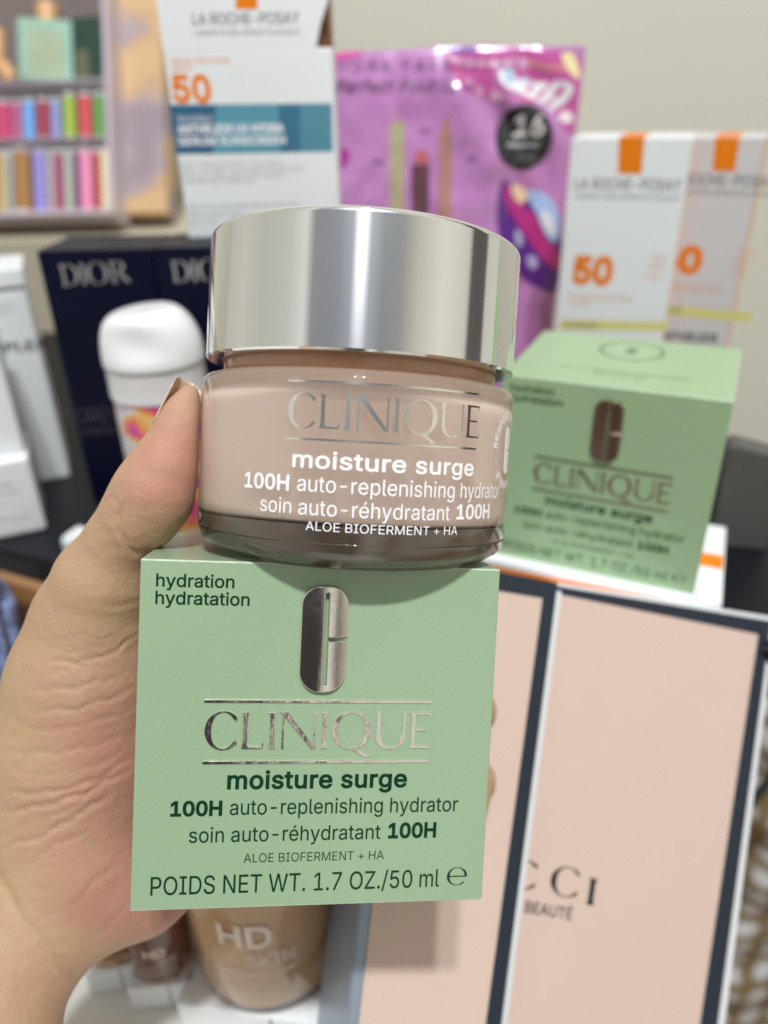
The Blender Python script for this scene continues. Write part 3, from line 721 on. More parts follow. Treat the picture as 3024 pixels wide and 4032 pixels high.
def green_box(name, M4, mat_body, label, far):
    w, h, d = BOX_W, BOX_H, BOX_D
    r = root(name, M4, label, 'box')
    # body with slightly bowed lid flap: front panel edges bevelled like folded card
    bm = bmesh.new(); add_box(bm, -w / 2, w / 2, -d / 2, d / 2, 0, h, .032, 3)
    bm.normal_update()
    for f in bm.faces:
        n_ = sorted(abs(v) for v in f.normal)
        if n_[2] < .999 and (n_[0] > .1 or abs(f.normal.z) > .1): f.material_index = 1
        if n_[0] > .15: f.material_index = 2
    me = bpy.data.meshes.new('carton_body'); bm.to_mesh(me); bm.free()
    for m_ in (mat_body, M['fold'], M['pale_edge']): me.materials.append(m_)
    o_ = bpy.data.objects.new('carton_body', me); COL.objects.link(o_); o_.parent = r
    return r
Mg2 = upright((3.80, 24.85, -8.45), R2(-24.4), BOX_W, BOX_H, BOX_D)
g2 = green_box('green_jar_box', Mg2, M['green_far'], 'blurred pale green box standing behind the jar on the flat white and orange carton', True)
fg2 = Face(Mg2, -BOX_D / 2)

# --- held box
HB = Matrix((BOXR.col[0], -(-BOXR.col[2]), BOXR.col[1])).transposed()      # local x right, y depth, z up (camera frame)
R3 = (C3 @ HB)
org = c2w(BOXC - BOXR.col[1] * BOX_H / 2 + BOXR.col[2] * BOX_D / 2)
def m4(R, t):
    q = R.to_4x4(); q.translation = t; return q
# column order check: x, y(depth), z(up)
Rcols = Matrix((C3 @ BOXR.col[0], C3 @ BOXR.col[2], C3 @ BOXR.col[1])).transposed()
Mh = m4(Rcols, org)
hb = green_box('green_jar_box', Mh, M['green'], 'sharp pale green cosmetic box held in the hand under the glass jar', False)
fh = Face(Mh, -BOX_D / 2)
def A(x, y): return (450 + x / 1.0369, 2100 + y / 1.0369)       # crop measurements -> photograph pixels
GP = {}      # lettering positions measured on the held box
def green_print(face, parent, far):
    f0 = fh
    ink = M['ink']
    P = Print(face, .005)
    def T(body, a, b, cap, **k):
        (u0, v0), (u1, v1) = f0.uv(*A(*a)), f0.uv(*A(*b))
        mx, my = A((a[0] + b[0]) / 2, (a[1] + b[1]) / 2)
        h = math.dist(f0.uv(mx, my), f0.uv(mx, my - cap / 1.0369)); vm = (v0 + v1) / 2
        co, fs = text_data(body, **k)
        P.add([(u0 + (u1 - u0) * x, vm + h * y) for x, y, _ in co], fs)
    T('hydration', (170, 217), (490, 222), 51, weight=.012)
    T('hydratation', (167, 289), (552, 294), 51, weight=.012)
    P.make('corner_lettering', ink, parent); P = Print(face, .005)
    T('moisture surge', (460, 1044), (1194, 1033), 69, weight=.022, spacing=1.03)
    T('100H', (228, 1154), (440, 1150), 57, weight=.03)
    T('auto-replenishing hydrator', (471, 1150), (1402, 1134), 60, weight=.003)
    T('soin auto-réhydratant', (304, 1262), (1086, 1248), 60, weight=.003)
    T('100H', (1117, 1243), (1313, 1238), 57, weight=.03)
    T('ALOE BIOFERMENT + HA', (528, 1343), (1100, 1331), 36, weight=-.002)
    T('POIDS NET WT. 1.7 OZ./50', (147, 1478), (1215, 1446), 73, weight=.003)
    T('ml', (1245, 1444), (1325, 1441), 70, weight=.003)
    # the estimated-sign e
    (u0, v0), (u1, v1) = f0.uv(*A(1356, 1438)), f0.uv(*A(1438, 1436))
    vt = f0.uv(*A(1397, 1363))[1]; cx_, rx, cyy, ry = (u0 + u1) / 2, (u1 - u0) / 2, (v0 + vt) / 2, (vt - v0) / 2
    pts, fs = ring(0, 0, 1, 1, .08, .26, R2(0), R2(318), 48)
    P.add([(cx_ + rx * x, cyy + ry * y) for x, y in pts], fs)
    P.polyuv([(cx_ - rx * .85, cyy - ry * .06), (cx_ + rx * .9, cyy - ry * .06), (cx_ + rx * .9, cyy + ry * .06), (cx_ - rx * .85, cyy + ry * .06)])
    P.make('lettering', ink, parent)
    # foil
    foil = M['far_foil'] if far else M['foil']
    a, b = f0.uv(*A(757, 428)), f0.uv(*A(955, 428)); t_, bo = f0.uv(*A(862, 212)), f0.uv(*A(850, 643))
    cx_, cyy = (t_[0] + bo[0]) / 2, (t_[1] + bo[1]) / 2; w_, h_ = (b[0] - a[0]) * .985, t_[1] - bo[1]
    co, fs = outline_mesh(emblem_outline(cx_, cyy, w_, h_), .012, .025)
    bm = bmesh.new(); vs = [bm.verts.new(c) for c in co]
    for f in fs:
        try: bm.faces.new([vs[i] for i in f])
        except ValueError: pass
    for k in range(1, 30):
        bmesh.ops.bisect_plane(bm, geom=bm.verts[:] + bm.edges[:] + bm.faces[:], plane_co=(cx_ - w_ / 2 + w_ * k / 30, 0, 0), plane_no=(1, 0, 0))
    for k in range(1, 30):
        bmesh.ops.bisect_plane(bm, geom=bm.verts[:] + bm.edges[:] + bm.faces[:], plane_co=(0, cyy - h_ / 2 + h_ * k / 30, 0), plane_no=(0, 1, 0))
    bmesh.ops.recalc_face_normals(bm, faces=bm.faces)
    for v in bm.verts:
        x, y, z = v.co
        pil = .075 * (1 - ((x - cx_) / (w_ / 2)) ** 2) + .006 * noise.noise(Vector((x * 2.2, y * 1.1, 3)))
        v.co = Vector((x, face.y - max(z, -.002) - .006 - max(0, pil), y)) * CM
    bm_obj('foil_emblem', bm, foil, parent, True)
    # foil word and its two rules, raised with chamfered strokes
    a, b = f0.uv(*A(366, 881)), f0.uv(*A(1290, 874)); vt = f0.uv(*A(830, 730))[1]; vm = (a[1] + b[1]) / 2
    pts, fs = word_mesh('CLINIQUE', .115); hh = vt - vm
    pts = [(a[0] + (b[0] - a[0]) * x, vm + hh * y) for x, y in pts]
    bm = bmesh.new(); vs = [bm.verts.new((x * CM, (face.y - .004) * CM, y * CM)) for x, y in pts]
    fsb = []
    for f in fs:
        try: fsb.append(bm.faces.new([vs[i] for i in f]))
        except ValueError: pass
    for (p0, p1, th) in (((368, 686), (1294, 685), .030), ((360, 937), (1282, 926), .030)):
        (x0, y0), (x1, y1) = f0.uv(*A(*p0)), f0.uv(*A(*p1)); ym = (y0 + y1) / 2
        fsb.append(bm.faces.new([bm.verts.new((x * CM, (face.y - .004) * CM, y * CM)) for x, y in ((x0, ym - th), (x1, ym - th), (x1, ym + th), (x0, ym + th))]))
    bmesh.ops.recalc_face_normals(bm, faces=bm.faces)
    for f in bm.faces:
        if f.normal.y > 0: f.normal_flip()
    ex = bmesh.ops.extrude_face_region(bm, geom=bm.faces[:])
    nf = [g for g in ex['geom'] if isinstance(g, bmesh.types.BMFace)]
    nv = {v for f in nf for v in f.verts}
    for v in nv: v.co.y -= .022 * CM
    top = [f for f in bm.faces if all(v in nv for v in f.verts)]
    be = [e for e in bm.edges if len([f for f in e.link_faces if f in top]) == 1 and e.verts[0] in nv and e.verts[1] in nv]
    bmesh.ops.bevel(bm, geom=be, offset=.016 * CM, segments=2, affect='EDGES', clamp_overlap=True)
    bmesh.ops.recalc_face_normals(bm, faces=bm.faces)
    for v in bm.verts:
        if v.co.y < (face.y - .02) * CM: v.co.y += .004 * CM * noise.noise(v.co * 300)
    bm_obj('foil_lettering', bm, M['far_foil'] if far else M['foil_word'], parent)
green_print(fh, hb, False)
green_print(fg2, g2, True)
# small print and round mark on the far box's lid
def far_lid():
    ft = Face(Mg2, BOX_H)
    w = BOX_W
    v = []; f = []
    def addt(body, u0, u1, y0, cap, **k):
        co, fs = text_data(body, **k); b = len(v)
        v.extend([((u0 + (u1 - u0) * x) * CM, (y0 + cap * y) * CM, (BOX_H + .006) * CM) for x, y, _ in co]); f.extend([[b + i for i in q] for q in fs])
    a = ft.uvh(2185, 1452); b = ft.uvh(2720, 1490)
    addt('100H AUTO-REPLENISHING HYDRATOR CREAM', a[0], b[0], (a[1] + b[1]) / 2, .20)
    addt('50 ml e 1.7 OZ.', a[0] + 1.3, a[0] + 3.0, (a[1] + b[1]) / 2 - .42, .26)
    c0 = ft.uvh(2488, 1382)
    pts, fs = ring(0, 0, 1, 1, .10, .12, 0, 2 * PI, 48); b0 = len(v)
    v.extend([((c0[0] + 1.15 * x) * CM, (c0[1] + 1.15 * y) * CM, (BOX_H + .006) * CM) for x, y in pts]); f.extend([[b0 + i for i in q] for q in fs])
    e = emblem_outline(c0[0], c0[1], .35, .8); b0 = len(v)
    me_co, me_f = outline_mesh(e, 0, 0)
    v.extend([(x * CM, y * CM, (BOX_H + .006) * CM) for x, y, z in me_co]); f.extend([[b0 + i for i in q] for q in me_f])
    me = bpy.data.meshes.new('lid_print'); me.from_pydata(v, [], f); link('lid_print', me, mat('soft_green_ink', (.13, .24, .12), .5), g2)
far_lid()

# ------------------------------------------------------------------ the jar
Jcols = Matrix((C3 @ JS, C3 @ (-JN), C3 @ JU)).transposed()
Mj = m4(Jcols, c2w(JC))
jar = root('cream_jar', Mj, 'glass jar of pale pink cream with a polished silver lid, on the held green box', 'jar')
GB, GS, LB, LT = 0.0, 3.60, 4.16, 6.72      # base, shoulder start, lid bottom, lid top
prof = [(0, .30), (1.6, .26), (2.35, .10), (2.62, .02), (2.80, 0), (2.98, .03), (3.14, .14), (3.30, .24), (3.40, .36), (3.43, .48), (3.445, .54), (3.425, .56), (3.425, .575), (3.45, .60)]
prof += [(3.45, z) for z in (1.2, 2.0, 2.8, 3.45)] + arc_prof(3.23, 3.58, .22, 0, 78, 7) + [(3.12, 3.83), (3.05, 3.87), (3.02, 3.92), (3.015, 4.9), (0, 4.9)]
lathe_obj('glass_body', prof, M['glass'], jar, 160, 50)
# embossed ring line near the foot
cream_prof = [(0, .93), (2.6, .92), (2.96, .93), (3.08, .98), (3.12, 1.12)] + [(3.10, z) for z in (2.2, 3.2)] + [(3.09, 3.32), (3.02, 3.42), (2.93, 3.50), (2.88, 3.56), (2.88, 3.64), (0, 3.64)]
lathe_obj('cream_filling', cream_prof, M['cream'], jar, 128, 60)
lathe_obj('refraction_core', [(0, .30), (2.55, .28), (2.85, .31), (2.98, .44), (3.05, .66), (3.06, .90), (0, .91)], mat('dark_refraction_brown', (.14, .105, .078), .12, coat=.8, var=.45, vscale=60, bump=.25, bscale=60), jar, 96, 40)  # added core, its brown paints the dark refraction of the clear base
lathe_obj('neck_ring', [(0, 3.645), (2.90, 3.645), (2.90, 3.75), (2.88, 4.7), (0, 4.7)], mat('peach_brown_neck', (.66, .40, .26), .35), jar, 96, 40)
lr_ = 3.40
lidp = [(3.06, LB + .02), (3.06, LB - .02), (3.09, LB - .045), (3.36, LB - .045), (lr_, LB - .0), (lr_, LB + .08)] + [(lr_, z) for z in (4.8, 5.4, 6.2, LT - .12)] + arc_prof(lr_ - .12, LT - .12, .12, 0, 90, 6) + [(2.5, LT + .02), (0, LT + .03)]
lathe_obj('lid', lidp, M['lid'], jar, 200, 35)
lathe_obj('lid_liner', [(0, 4.96), (3.03, 4.96), (3.06, 4.9), (3.06, 4.12), (3.03, 4.12), (3.03, 4.94)], mat('tan_liner', (.42, .26, .17), .5), jar, 96)
# writing on the glass
def jarpx(px, py):
    o = Mj.inverted() @ CAMPOS / CM; d = Mj.to_3x3().inverted() @ (C3 @ ray(px, py))
    R_ = JR + .01; a_ = d.x ** 2 + d.y ** 2; b_ = 2 * (o.x * d.x + o.y * d.y); c_ = o.x ** 2 + o.y ** 2 - R_ ** 2
    t = (-b_ - math.sqrt(max(0, b_ * b_ - 4 * a_ * c_))) / (2 * a_); p = o + d * t
    return math.atan2(p.x, -p.y) * R_, p.z        # arc length from the front, height
def B(x, y): return jarpx(700 + x / 1.144, 750 + y / 1.144)
class JarPrint:
    def __init__(s): s.bm = bmesh.new()
    def add(s, pts, fs):
        vs = [s.bm.verts.new((x, 0, z)) for x, z in pts]
        for f in fs:
            try: s.bm.faces.new([vs[i] for i in f])
            except ValueError: pass
    def text(s, body, a, b, cap, **k):
        (x0, z0), (x1, z1) = B(*a), B(*b); mx, my = (a[0] + b[0]) / 2, (a[1] + b[1]) / 2
        h = B(mx, my - cap)[1] - B(mx, my)[1]; zm = (z0 + z1) / 2
        co, fs = text_data(body, **k)
        s.add([(x0 + (x1 - x0) * x, zm + h * y) for x, y, _ in co], fs)
    def make(s, name, m):
        bm = s.bm
        for k in range(-70, 71):
            bmesh.ops.bisect_plane(bm, geom=bm.verts[:] + bm.edges[:] + bm.faces[:], plane_co=(k * .075, 0, 0), plane_no=(1, 0, 0))
        R_ = JR + .008
        for v in bm.verts:
            t = v.co.x / R_; v.co = Vector((R_ * math.sin(t), -R_ * math.cos(t), v.co.z)) * CM
        return bm_obj(name, bm, m, jar)
J = JarPrint()
J.text('moisture surge', (515, 1245), (1331, 1283), 74, weight=.014, spacing=1.03)
J.text('100H', (300, 1338), (500, 1345), 66, weight=.022)
J.text('auto-replenishing hydrator', (537, 1350), (1446, 1384), 72, weight=.0)
J.text('soin auto-réhydratant', (370, 1448), (1224, 1480), 70, weight=.0)
J.text('100H', (1254, 1476), (1402, 1478), 62, weight=.022)
J.text('ALOE BIOFERMENT + HA', (575, 1530), (1258, 1550), 40, weight=0)
# round seal with its ring of words
cx0 = B(1425, 1165)[0] + .80; cz0 = B(1425, 1165)[1]
seal = 'RESPONSIBLE • RESPONSABLE • '
per = 2 * PI / len(seal)
for i, ch in enumerate(seal):
    if ch == ' ': continue
    th = PI - .12 - per * i - .0
    co, fs = text_data(ch, weight=.02)
    w_ = .13 if ch not in 'I•' else .045; hgt = .15
    if ch == '•': hgt = .12
    pts = []
    for x, y, _ in co:
        lx, ly = (x - .5) * w_, y * hgt + .66
        pts.append((cx0 + math.cos(th) * ly + math.sin(th) * lx, cz0 + math.sin(th) * ly - math.cos(th) * lx))
    J.add(pts, fs)
co, fs = outline_mesh(emblem_outline(cx0, cz0, .40, .98, .09), 0, 0)
J.add([(x, y) for x, y, z in co], fs)
J.make('white_lettering', M['white_ink'])
J = JarPrint()
pts, fs = word_mesh('CLINIQUE', .115)
(x0, z0), (x1, z1) = B(492, 1070), B(1356, 1112)
zm = (B(640, 1075)[1] + B(1300, 1110)[1]) / 2; hh = B(900, 932)[1] - B(900, 1088)[1]
J.add([(x0 + (x1 - x0) * x, zm + hh * y) for x, y in pts], fs)
for p0, p1 in (((498, 860), (1357, 915)), ((490, 1117), (1344, 1163))):
    (x0, z0), (x1, z1) = B(*p0), B(*p1); zz = (z0 + z1) / 2
    J.add([(x0, zz - .02), (x1, zz - .02), (x1, zz + .02), (x0, zz + .02)], [[0, 1, 2, 3]])
J.make('silver_lettering', M['jar_foil'])

# ------------------------------------------------------------------ the hand: one smooth surface grown from tapered strokes
def hand():
    prims = []; PX = []     # (a, b, ra, rb, blend)
    def P_(px, py, z): return np.array(pz(px, py, z))
    def chain(pts, k=.35, flat=None):
        for (a, ra), (b, rb) in zip(pts, pts[1:]): prims.append((np.array(a), np.array(b), ra, rb, k))
    cmr = lambda px, z: px / F_PX * z
    th = [(P_(743, 1567, 17.0), .31), (P_(716, 1640, 16.9), .42), (P_(690, 1730, 16.8), .52), (P_(650, 1840, 16.7), .72), (P_(604, 1945, 16.7), .86), (P_(548, 2035, 16.8), .80), (P_(478, 2140, 17.1), .80), (P_(415, 2290, 17.5), 1.12), (P_(375, 2450, 18.0), 1.42), (P_(340, 2680, 18.3), 1.72)]
    chain(th, .25)
    palm = [(P_(340, 2680, 18.3), 1.72), (P_(310, 2950, 18.6), 2.0), (P_(290, 3200, 18.7), 2.0), (P_(330, 3450, 18.6), 1.70)]
    chain(palm, .5)
    # body of the palm behind the box
    chain([(P_(420, 2500, 20.2), 1.3), (P_(430, 3100, 20.6), 1.5), (P_(420, 3350, 20.4), 1.4)], .6)
    # heel (little-finger side) bulging under the box
    chain([(P_(330, 3350, 18.7), 1.6), (P_(460, 3500, 18.6), 1.16), (P_(590, 3520, 19.0), .84), (P_(700, 3515, 19.6), .48)], .5)
    # wrist and forearm
    chain([(P_(270, 3400, 18.4), 1.9), (P_(80, 3700, 17.6), 1.50), (P_(-60, 3900, 17.0), 1.52), (P_(-160, 4300, 16.0), 1.9), (P_(-420, 4900, 14.5), 2.2)], .55)
    # fingers behind the box
    fy = [(-3.2, 1.9, .74, 0), (-5.5, 2.12, .72, .05), (-7.45, 2.10, .72, .0), (-8.7, 1.3, .60, .0)]
    for i, (y, xt, r, dz) in enumerate(fy):
        k0 = np.array((-5.3 + .15 * abs(i - 1), y + .5, 20.9))
        chain([(np.array((-7.0, y - .6, 19.9)), 1.25), (k0, r + .32)], .5)
        pts = [(k0, r + .28), (np.array((-1.6, y + .3, 22.75)), r + .06), (np.array((1.35, y + .1, 22.95)), r - .02), (np.array((xt + .35, y, 21.3)), r - .10), (np.array((xt + .12, y, 20.0 + dz)), r - .18)]
        chain(pts, .22)
    lo = np.array((-14.5, -17.5, 11.0)); hi = np.array((4.0, 3.4, 24.6)); hstep = .13
    n = np.ceil((hi - lo) / hstep).astype(int)
    g = [lo[i] + hstep * np.arange(n[i]) for i in range(3)]
    X, Y, Z = np.meshgrid(*g, indexing='ij', sparse=True)
    D = np.full(n, 9.0, np.float32)
    for a, b, ra, rb, k in prims:
        m = np.minimum(a - ra, b - rb) - 1.6; M_ = np.maximum(a + ra, b + rb) + 1.6
        i0 = np.clip(((np.minimum(m, np.minimum(a - ra, b - rb)) - lo) / hstep).astype(int), 0, n - 1); i1 = np.clip(((M_ - lo) / hstep).astype(int) + 1, 1, n)
        if np.any(i1 <= i0): continue
        sl = tuple(slice(i0[j], i1[j]) for j in range(3))
        x, y, z = g[0][sl[0]][:, None, None], g[1][sl[1]][None, :, None], g[2][sl[2]][None, None, :]
        ab = b - a; L2 = ab @ ab
        t = np.clip(((x - a[0]) * ab[0] + (y - a[1]) * ab[1] + (z - a[2]) * ab[2]) / L2, 0, 1)
        d = np.sqrt((x - a[0] - t * ab[0]) ** 2 + (y - a[1] - t * ab[1]) ** 2 + (z - a[2] - t * ab[2]) ** 2) - (ra + (rb - ra) * t)
        old = D[sl]; h = np.clip(.5 + .5 * (old - d) / k, 0, 1)
        D[sl] = old * (1 - h) + d * h - k * h * (1 - h)
    # keep the flesh out of the carton and the jar
    BR = np.array(BOXR); bc = np.array(BOXC)
    q = [(X - bc[0]) * BR[0][i] + (Y - bc[1]) * BR[1][i] + (Z - bc[2]) * BR[2][i] for i in range(3)]
    dx = np.abs(q[0]) - BOX_W / 2; dy = np.abs(q[1]) - BOX_H / 2; dz_ = np.abs(q[2] - BOX_D / 2) - BOX_D / 2
    boxd = np.maximum(np.maximum(dx, dy), dz_)
    ju, jc = np.array(JU), np.array(JC)
    hz = (X - jc[0]) * ju[0] + (Y - jc[1]) * ju[1] + (Z - jc[2]) * ju[2]
    rr = np.sqrt(np.maximum(0, (X - jc[0]) ** 2 + (Y - jc[1]) ** 2 + (Z - jc[2]) ** 2 - hz ** 2))
    jard = np.maximum(rr - JR, np.maximum(-hz, hz - 3.6))
    for obs_ in (boxd, jard):
        a_, b_, k = D, -obs_ + .02, .12
        h = np.clip(.5 - .5 * (a_ - b_) / k, 0, 1); D = (b_ * h + a_ * (1 - h) + k * h * (1 - h)).astype(np.float32)
    # surface nets
    ins = D < 0
    c = [ins[i:n[0] - 1 + i, j:n[1] - 1 + j, k:n[2] - 1 + k] for i in (0, 1) for j in (0, 1) for k in (0, 1)]
    s = sum(x.astype(np.int8) for x in c); act = (s > 0) & (s < 8)
    idx = np.full(act.shape, -1, np.int64); ii = np.argwhere(act); idx[act] = np.arange(len(ii))
    acc = np.zeros((len(ii), 3)); cnt = np.zeros(len(ii))
    corners = [(i, j, k) for i in (0, 1) for j in (0, 1) for k in (0, 1)]
    for a in range(8):
        for b in range(a + 1, 8):
            if sum(abs(np.array(corners[a]) - corners[b])) != 1: continue
            pa, pb = ii + corners[a], ii + corners[b]
            da, db = D[tuple(pa.T)], D[tuple(pb.T)]
            m = (da < 0) != (db < 0)
            t = (da / (da - db + 1e-12))[:, None]
            p = pa + (pb - pa) * t
            acc[m] += p[m]; cnt[m] += 1
    V = lo + hstep * acc / cnt[:, None]
    Fq = []
    for ax in range(3):
        e = [0, 0, 0]; e[ax] = 1
        A0 = ins[:n[0] - e[0], :n[1] - e[1], :n[2] - e[2]]; A1 = ins[e[0]:, e[1]:, e[2]:]
        ch = A0 != A1
        pts = np.argwhere(ch); o1, o2 = [(a) for a in range(3) if a != ax]
        ok = (pts[:, o1] > 0) & (pts[:, o2] > 0) & (pts[:, o1] < n[o1] - 1) & (pts[:, o2] < n[o2] - 1) & (pts[:, ax] < n[ax] - 1)
        pts = pts[ok]; sgn = A0[tuple(pts.T)]
        u = np.zeros(3, int); u[o1] = 1; v = np.zeros(3, int); v[o2] = 1
        qd = np.stack([idx[tuple((pts - u - v).T)], idx[tuple((pts - v).T)], idx[tuple(pts.T)], idx[tuple((pts - u).T)]], 1)
        flip = sgn if ax != 1 else ~sgn
        qd[~flip] = qd[~flip][:, ::-1]
        Fq.append(qd)
    Fq = np.concatenate(Fq); Fq = Fq[(Fq >= 0).all(1)]
    me = bpy.data.meshes.new('hand'); me.from_pydata([tuple(v) for v in V], [], Fq.tolist()); me.update()
    # one subdivision, a light smoothing, then creases
    bm = bmesh.new(); bm.from_mesh(me)
    # keep the largest island only
    seen = set(); best = []
    bm.verts.ensure_lookup_table()
    for v0 in bm.verts:
        if v0.index in seen: continue
        st = [v0]; comp = []; seen.add(v0.index)
        while st:
            v = st.pop(); comp.append(v)
            for e in v.link_edges:
                w = e.other_vert(v)
                if w.index not in seen: seen.add(w.index); st.append(w)
        if len(comp) > len(best): best = comp
    bs = set(best); bmesh.ops.delete(bm, geom=[v for v in bm.verts if v not in bs], context='VERTS')
    for _ in range(3): bmesh.ops.smooth_vert(bm, verts=bm.verts, factor=.5, use_axis_x=True, use_axis_y=True, use_axis_z=True)
    bmesh.ops.recalc_face_normals(bm, faces=bm.faces)
    bm.to_mesh(me); bm.free()
    # subdivide with a modifier and read back
    o = bpy.data.objects.new('t', me); COL.objects.link(o); md = o.modifiers.new('s', 'SUBSURF'); md.levels = 1; md.render_levels = 1
    me2 = bpy.data.meshes.new_from_object(o.evaluated_get(bpy.context.evaluated_depsgraph_get())); bpy.data.objects.remove(o)
    nv = len(me2.vertices); co = np.empty(nv * 3); me2.vertices.foreach_get('co', co); co = co.reshape(-1, 3)
    no = np.empty(nv * 3); me2.vertices.foreach_get('normal', no); no = no.reshape(-1, 3)
    px = CX + F_PX * co[:, 0] / co[:, 2]; py = CY - F_PX * co[:, 1] / co[:, 2]
    facing = np.clip(-(no * co).sum(1) / np.linalg.norm(co, axis=1) * 1.6, 0, 1)
    cre = [([(500, 1960), (468, 2030), (470, 2090), (505, 2150), (550, 2182)], .075, 13),
           ([(405, 1975), (440, 1960), (470, 1975)], .03, 8), ([(410, 1935), (450, 1925), (490, 1945)], .02, 8),
           ([(390, 2390), (450, 2385), (545, 2375)], .035, 20),
           ([(180, 2605), (285, 2606), (380, 2597), (450, 2565), (540, 2500)], .065, 11), ([(170, 2640), (230, 2640), (300, 2625), (390, 2608)], .035, 9),
           ([(160, 2515), (280, 2520), (370, 2518)], .022, 8), ([(280, 2500), (340, 2508), (400, 2512), (470, 2500)], .03, 8), ([(220, 2570), (300, 2572), (370, 2580)], .02, 7),
           ([(110, 2712), (270, 2712), (400, 2682), (530, 2640)], .040, 12), ([(90, 2800), (300, 2792), (450, 2745), (540, 2705)], .045, 12),
           ([(60, 2880), (250, 2870), (420, 2830), (530, 2790)], .025, 11), ([(30, 2960), (230, 2965), (400, 2930), (520, 2880)], .03, 12), ([(20, 3045), (220, 3050), (380, 3015), (515, 2940)], .025, 10),
           ([(0, 3122), (211, 3118), (363, 3078), (520, 2985)], .06, 13), ([(0, 3200), (169, 3172), (337, 3122), (515, 3025)], .07, 13),
           ([(0, 3341), (169, 3290), (337, 3190), (450, 3120)], .06, 13), ([(84, 3417), (253, 3307), (360, 3275)], .035, 11), ([(60, 3255), (200, 3215), (330, 3160)], .025, 9),
           ([(-40, 3380), (20, 3500), (80, 3610), (169, 3712), (287, 3825), (350, 3850)], .06, 26), ([(300, 3560), (360, 3480), (470, 3400)], .03, 16), ([(380, 3700), (470, 3600), (520, 3560)], .02, 14)]
    disp = np.zeros(nv)
    for pl, dep, wd in cre:
        wd *= .72
        pl = np.array(pl, float)
        best_ = np.full(nv, 1e9); tt = np.zeros(nv); tot = len(pl) - 1
        wob = 5 * np.sin(px * .045 + pl[0, 1]) + 3 * np.sin(px * .11 + pl[0, 0])
        for i, (a, b) in enumerate(zip(pl, pl[1:])):
            ab = b - a; t = np.clip(((px - a[0]) * ab[0] + (py + wob - a[1]) * ab[1]) / (ab @ ab), 0, 1)
            d = np.hypot(px - a[0] - t * ab[0], py + wob - a[1] - t * ab[1])
            m = d < best_; best_[m] = d[m]; tt[m] = (i + t[m]) / tot
        fade = np.clip(np.minimum(tt, 1 - tt) * 5 + .15, 0, 1)
        dep *= .72
        disp -= dep * fade * (np.exp(-(best_ / wd) ** 2) - .15 * np.exp(-((best_ - 2.2 * wd) / (1.3 * wd)) ** 2))
    # loose folds of skin on the palm
    fol = np.array([noise.noise(Vector((x * .35, y * 1.5 + x * .25, z * .4))) for x, y, z in co])
    palm_m = np.clip((py - 2150) / 250, 0, 1)
    disp += .018 * fol * palm_m
    disp += .012 * np.array([noise.noise(Vector((x * 3, y * 5, z * 3))) for x, y, z in co])
    co2 = co + no * (disp * facing)[:, None]
    # pink flush where blood shows: thumb pad and the palm next to the carton
    fl = np.exp(-(((px - 650) / 150) ** 2 + ((py - 1850) / 280) ** 2)) * 1.0
    fl += .85 * np.clip((px - 120) / 330, 0, 1) * np.clip((py - 2450) / 350, 0, 1) * np.clip((3750 - py) / 150, 0, 1)
    fl += .25 * np.exp(-(((px - 480) / 260) ** 2 + ((py - 3650) / 190) ** 2))
    fl += .22 + .30 * np.array([noise.noise(Vector((x * .9, y * .9, z * .9 + 7))) for x, y, z in co])
    fl = np.where(px > 1200, .1, fl)
    wco = np.array([c2w(c)[:] for c in co2])
    me2.vertices.foreach_set('co', wco.ravel()); 
    at_ = me2.attributes.new('flush', 'FLOAT', 'POINT'); at_.data.foreach_set('value', np.clip(fl, 0, 1).astype(np.float32))
    me2.update()
    ob = bpy.data.objects.new('person', me2); COL.objects.link(ob)
    me2.materials.clear(); me2.materials.append(M['skin'])
    for p in me2.polygons: p.use_smooth = True
    tag(ob, 'bare left hand and wrist holding the green box, thumb raised against the glass jar', 'person')
    # thumbnail, seen from its edge behind the tip
    bm = bmesh.new(); uvs = []
    nu, nw = 16, 20; G = []
    base_c = np.array(P_(692, 1725, 16.82)); tip_c = np.array(P_(752, 1512, 17.0))
    ax = tip_c - base_c; Ln = np.linalg.norm(ax); ax /= Ln
    out_ = np.array((-.66, .2, .72)); out_ -= out_ @ ax * ax; out_ /= np.linalg.norm(out_); side_ = np.cross(ax, out_)
    for rad_ in (.045, .015):
        gg = []
        for j in range(nw + 1):
            t = j / nw; row = []
            rr_ = (.53 - .23 * t ** 1.2) + rad_
            lim = 1.38 * math.sqrt(max(.02, 1 - max(0, (t - .70) / .31) ** 4)) * math.sqrt(min(1, .25 + t * 4))
            for i in range(nu + 1):
                a = (i / nu - .5) * 2; ang = a * lim
                p = base_c + ax * (Ln * (t * 1.09)) + out_ * (rr_ * math.cos(ang)) + side_ * (rr_ * math.sin(ang))
                row.append(bm.verts.new(c2w(p)))
            gg.append(row)
        G.append(gg)
        for j in range(nw):
            for i in range(nu): bm.faces.new((gg[j][i], gg[j][i + 1], gg[j + 1][i + 1], gg[j + 1][i]))
    a_, b_ = G
    for j in range(nw):
        for i in (0, nu): bm.faces.new((a_[j][i], a_[j + 1][i], b_[j + 1][i], b_[j][i]))
    for i in range(nu):
        for j in (0, nw): bm.faces.new((a_[j][i], a_[j][i + 1], b_[j][i + 1], b_[j][i]))
    bmesh.ops.recalc_face_normals(bm, faces=bm.faces)
    bm_obj('thumbnail', bm, M['nail'], ob, True)
hand()

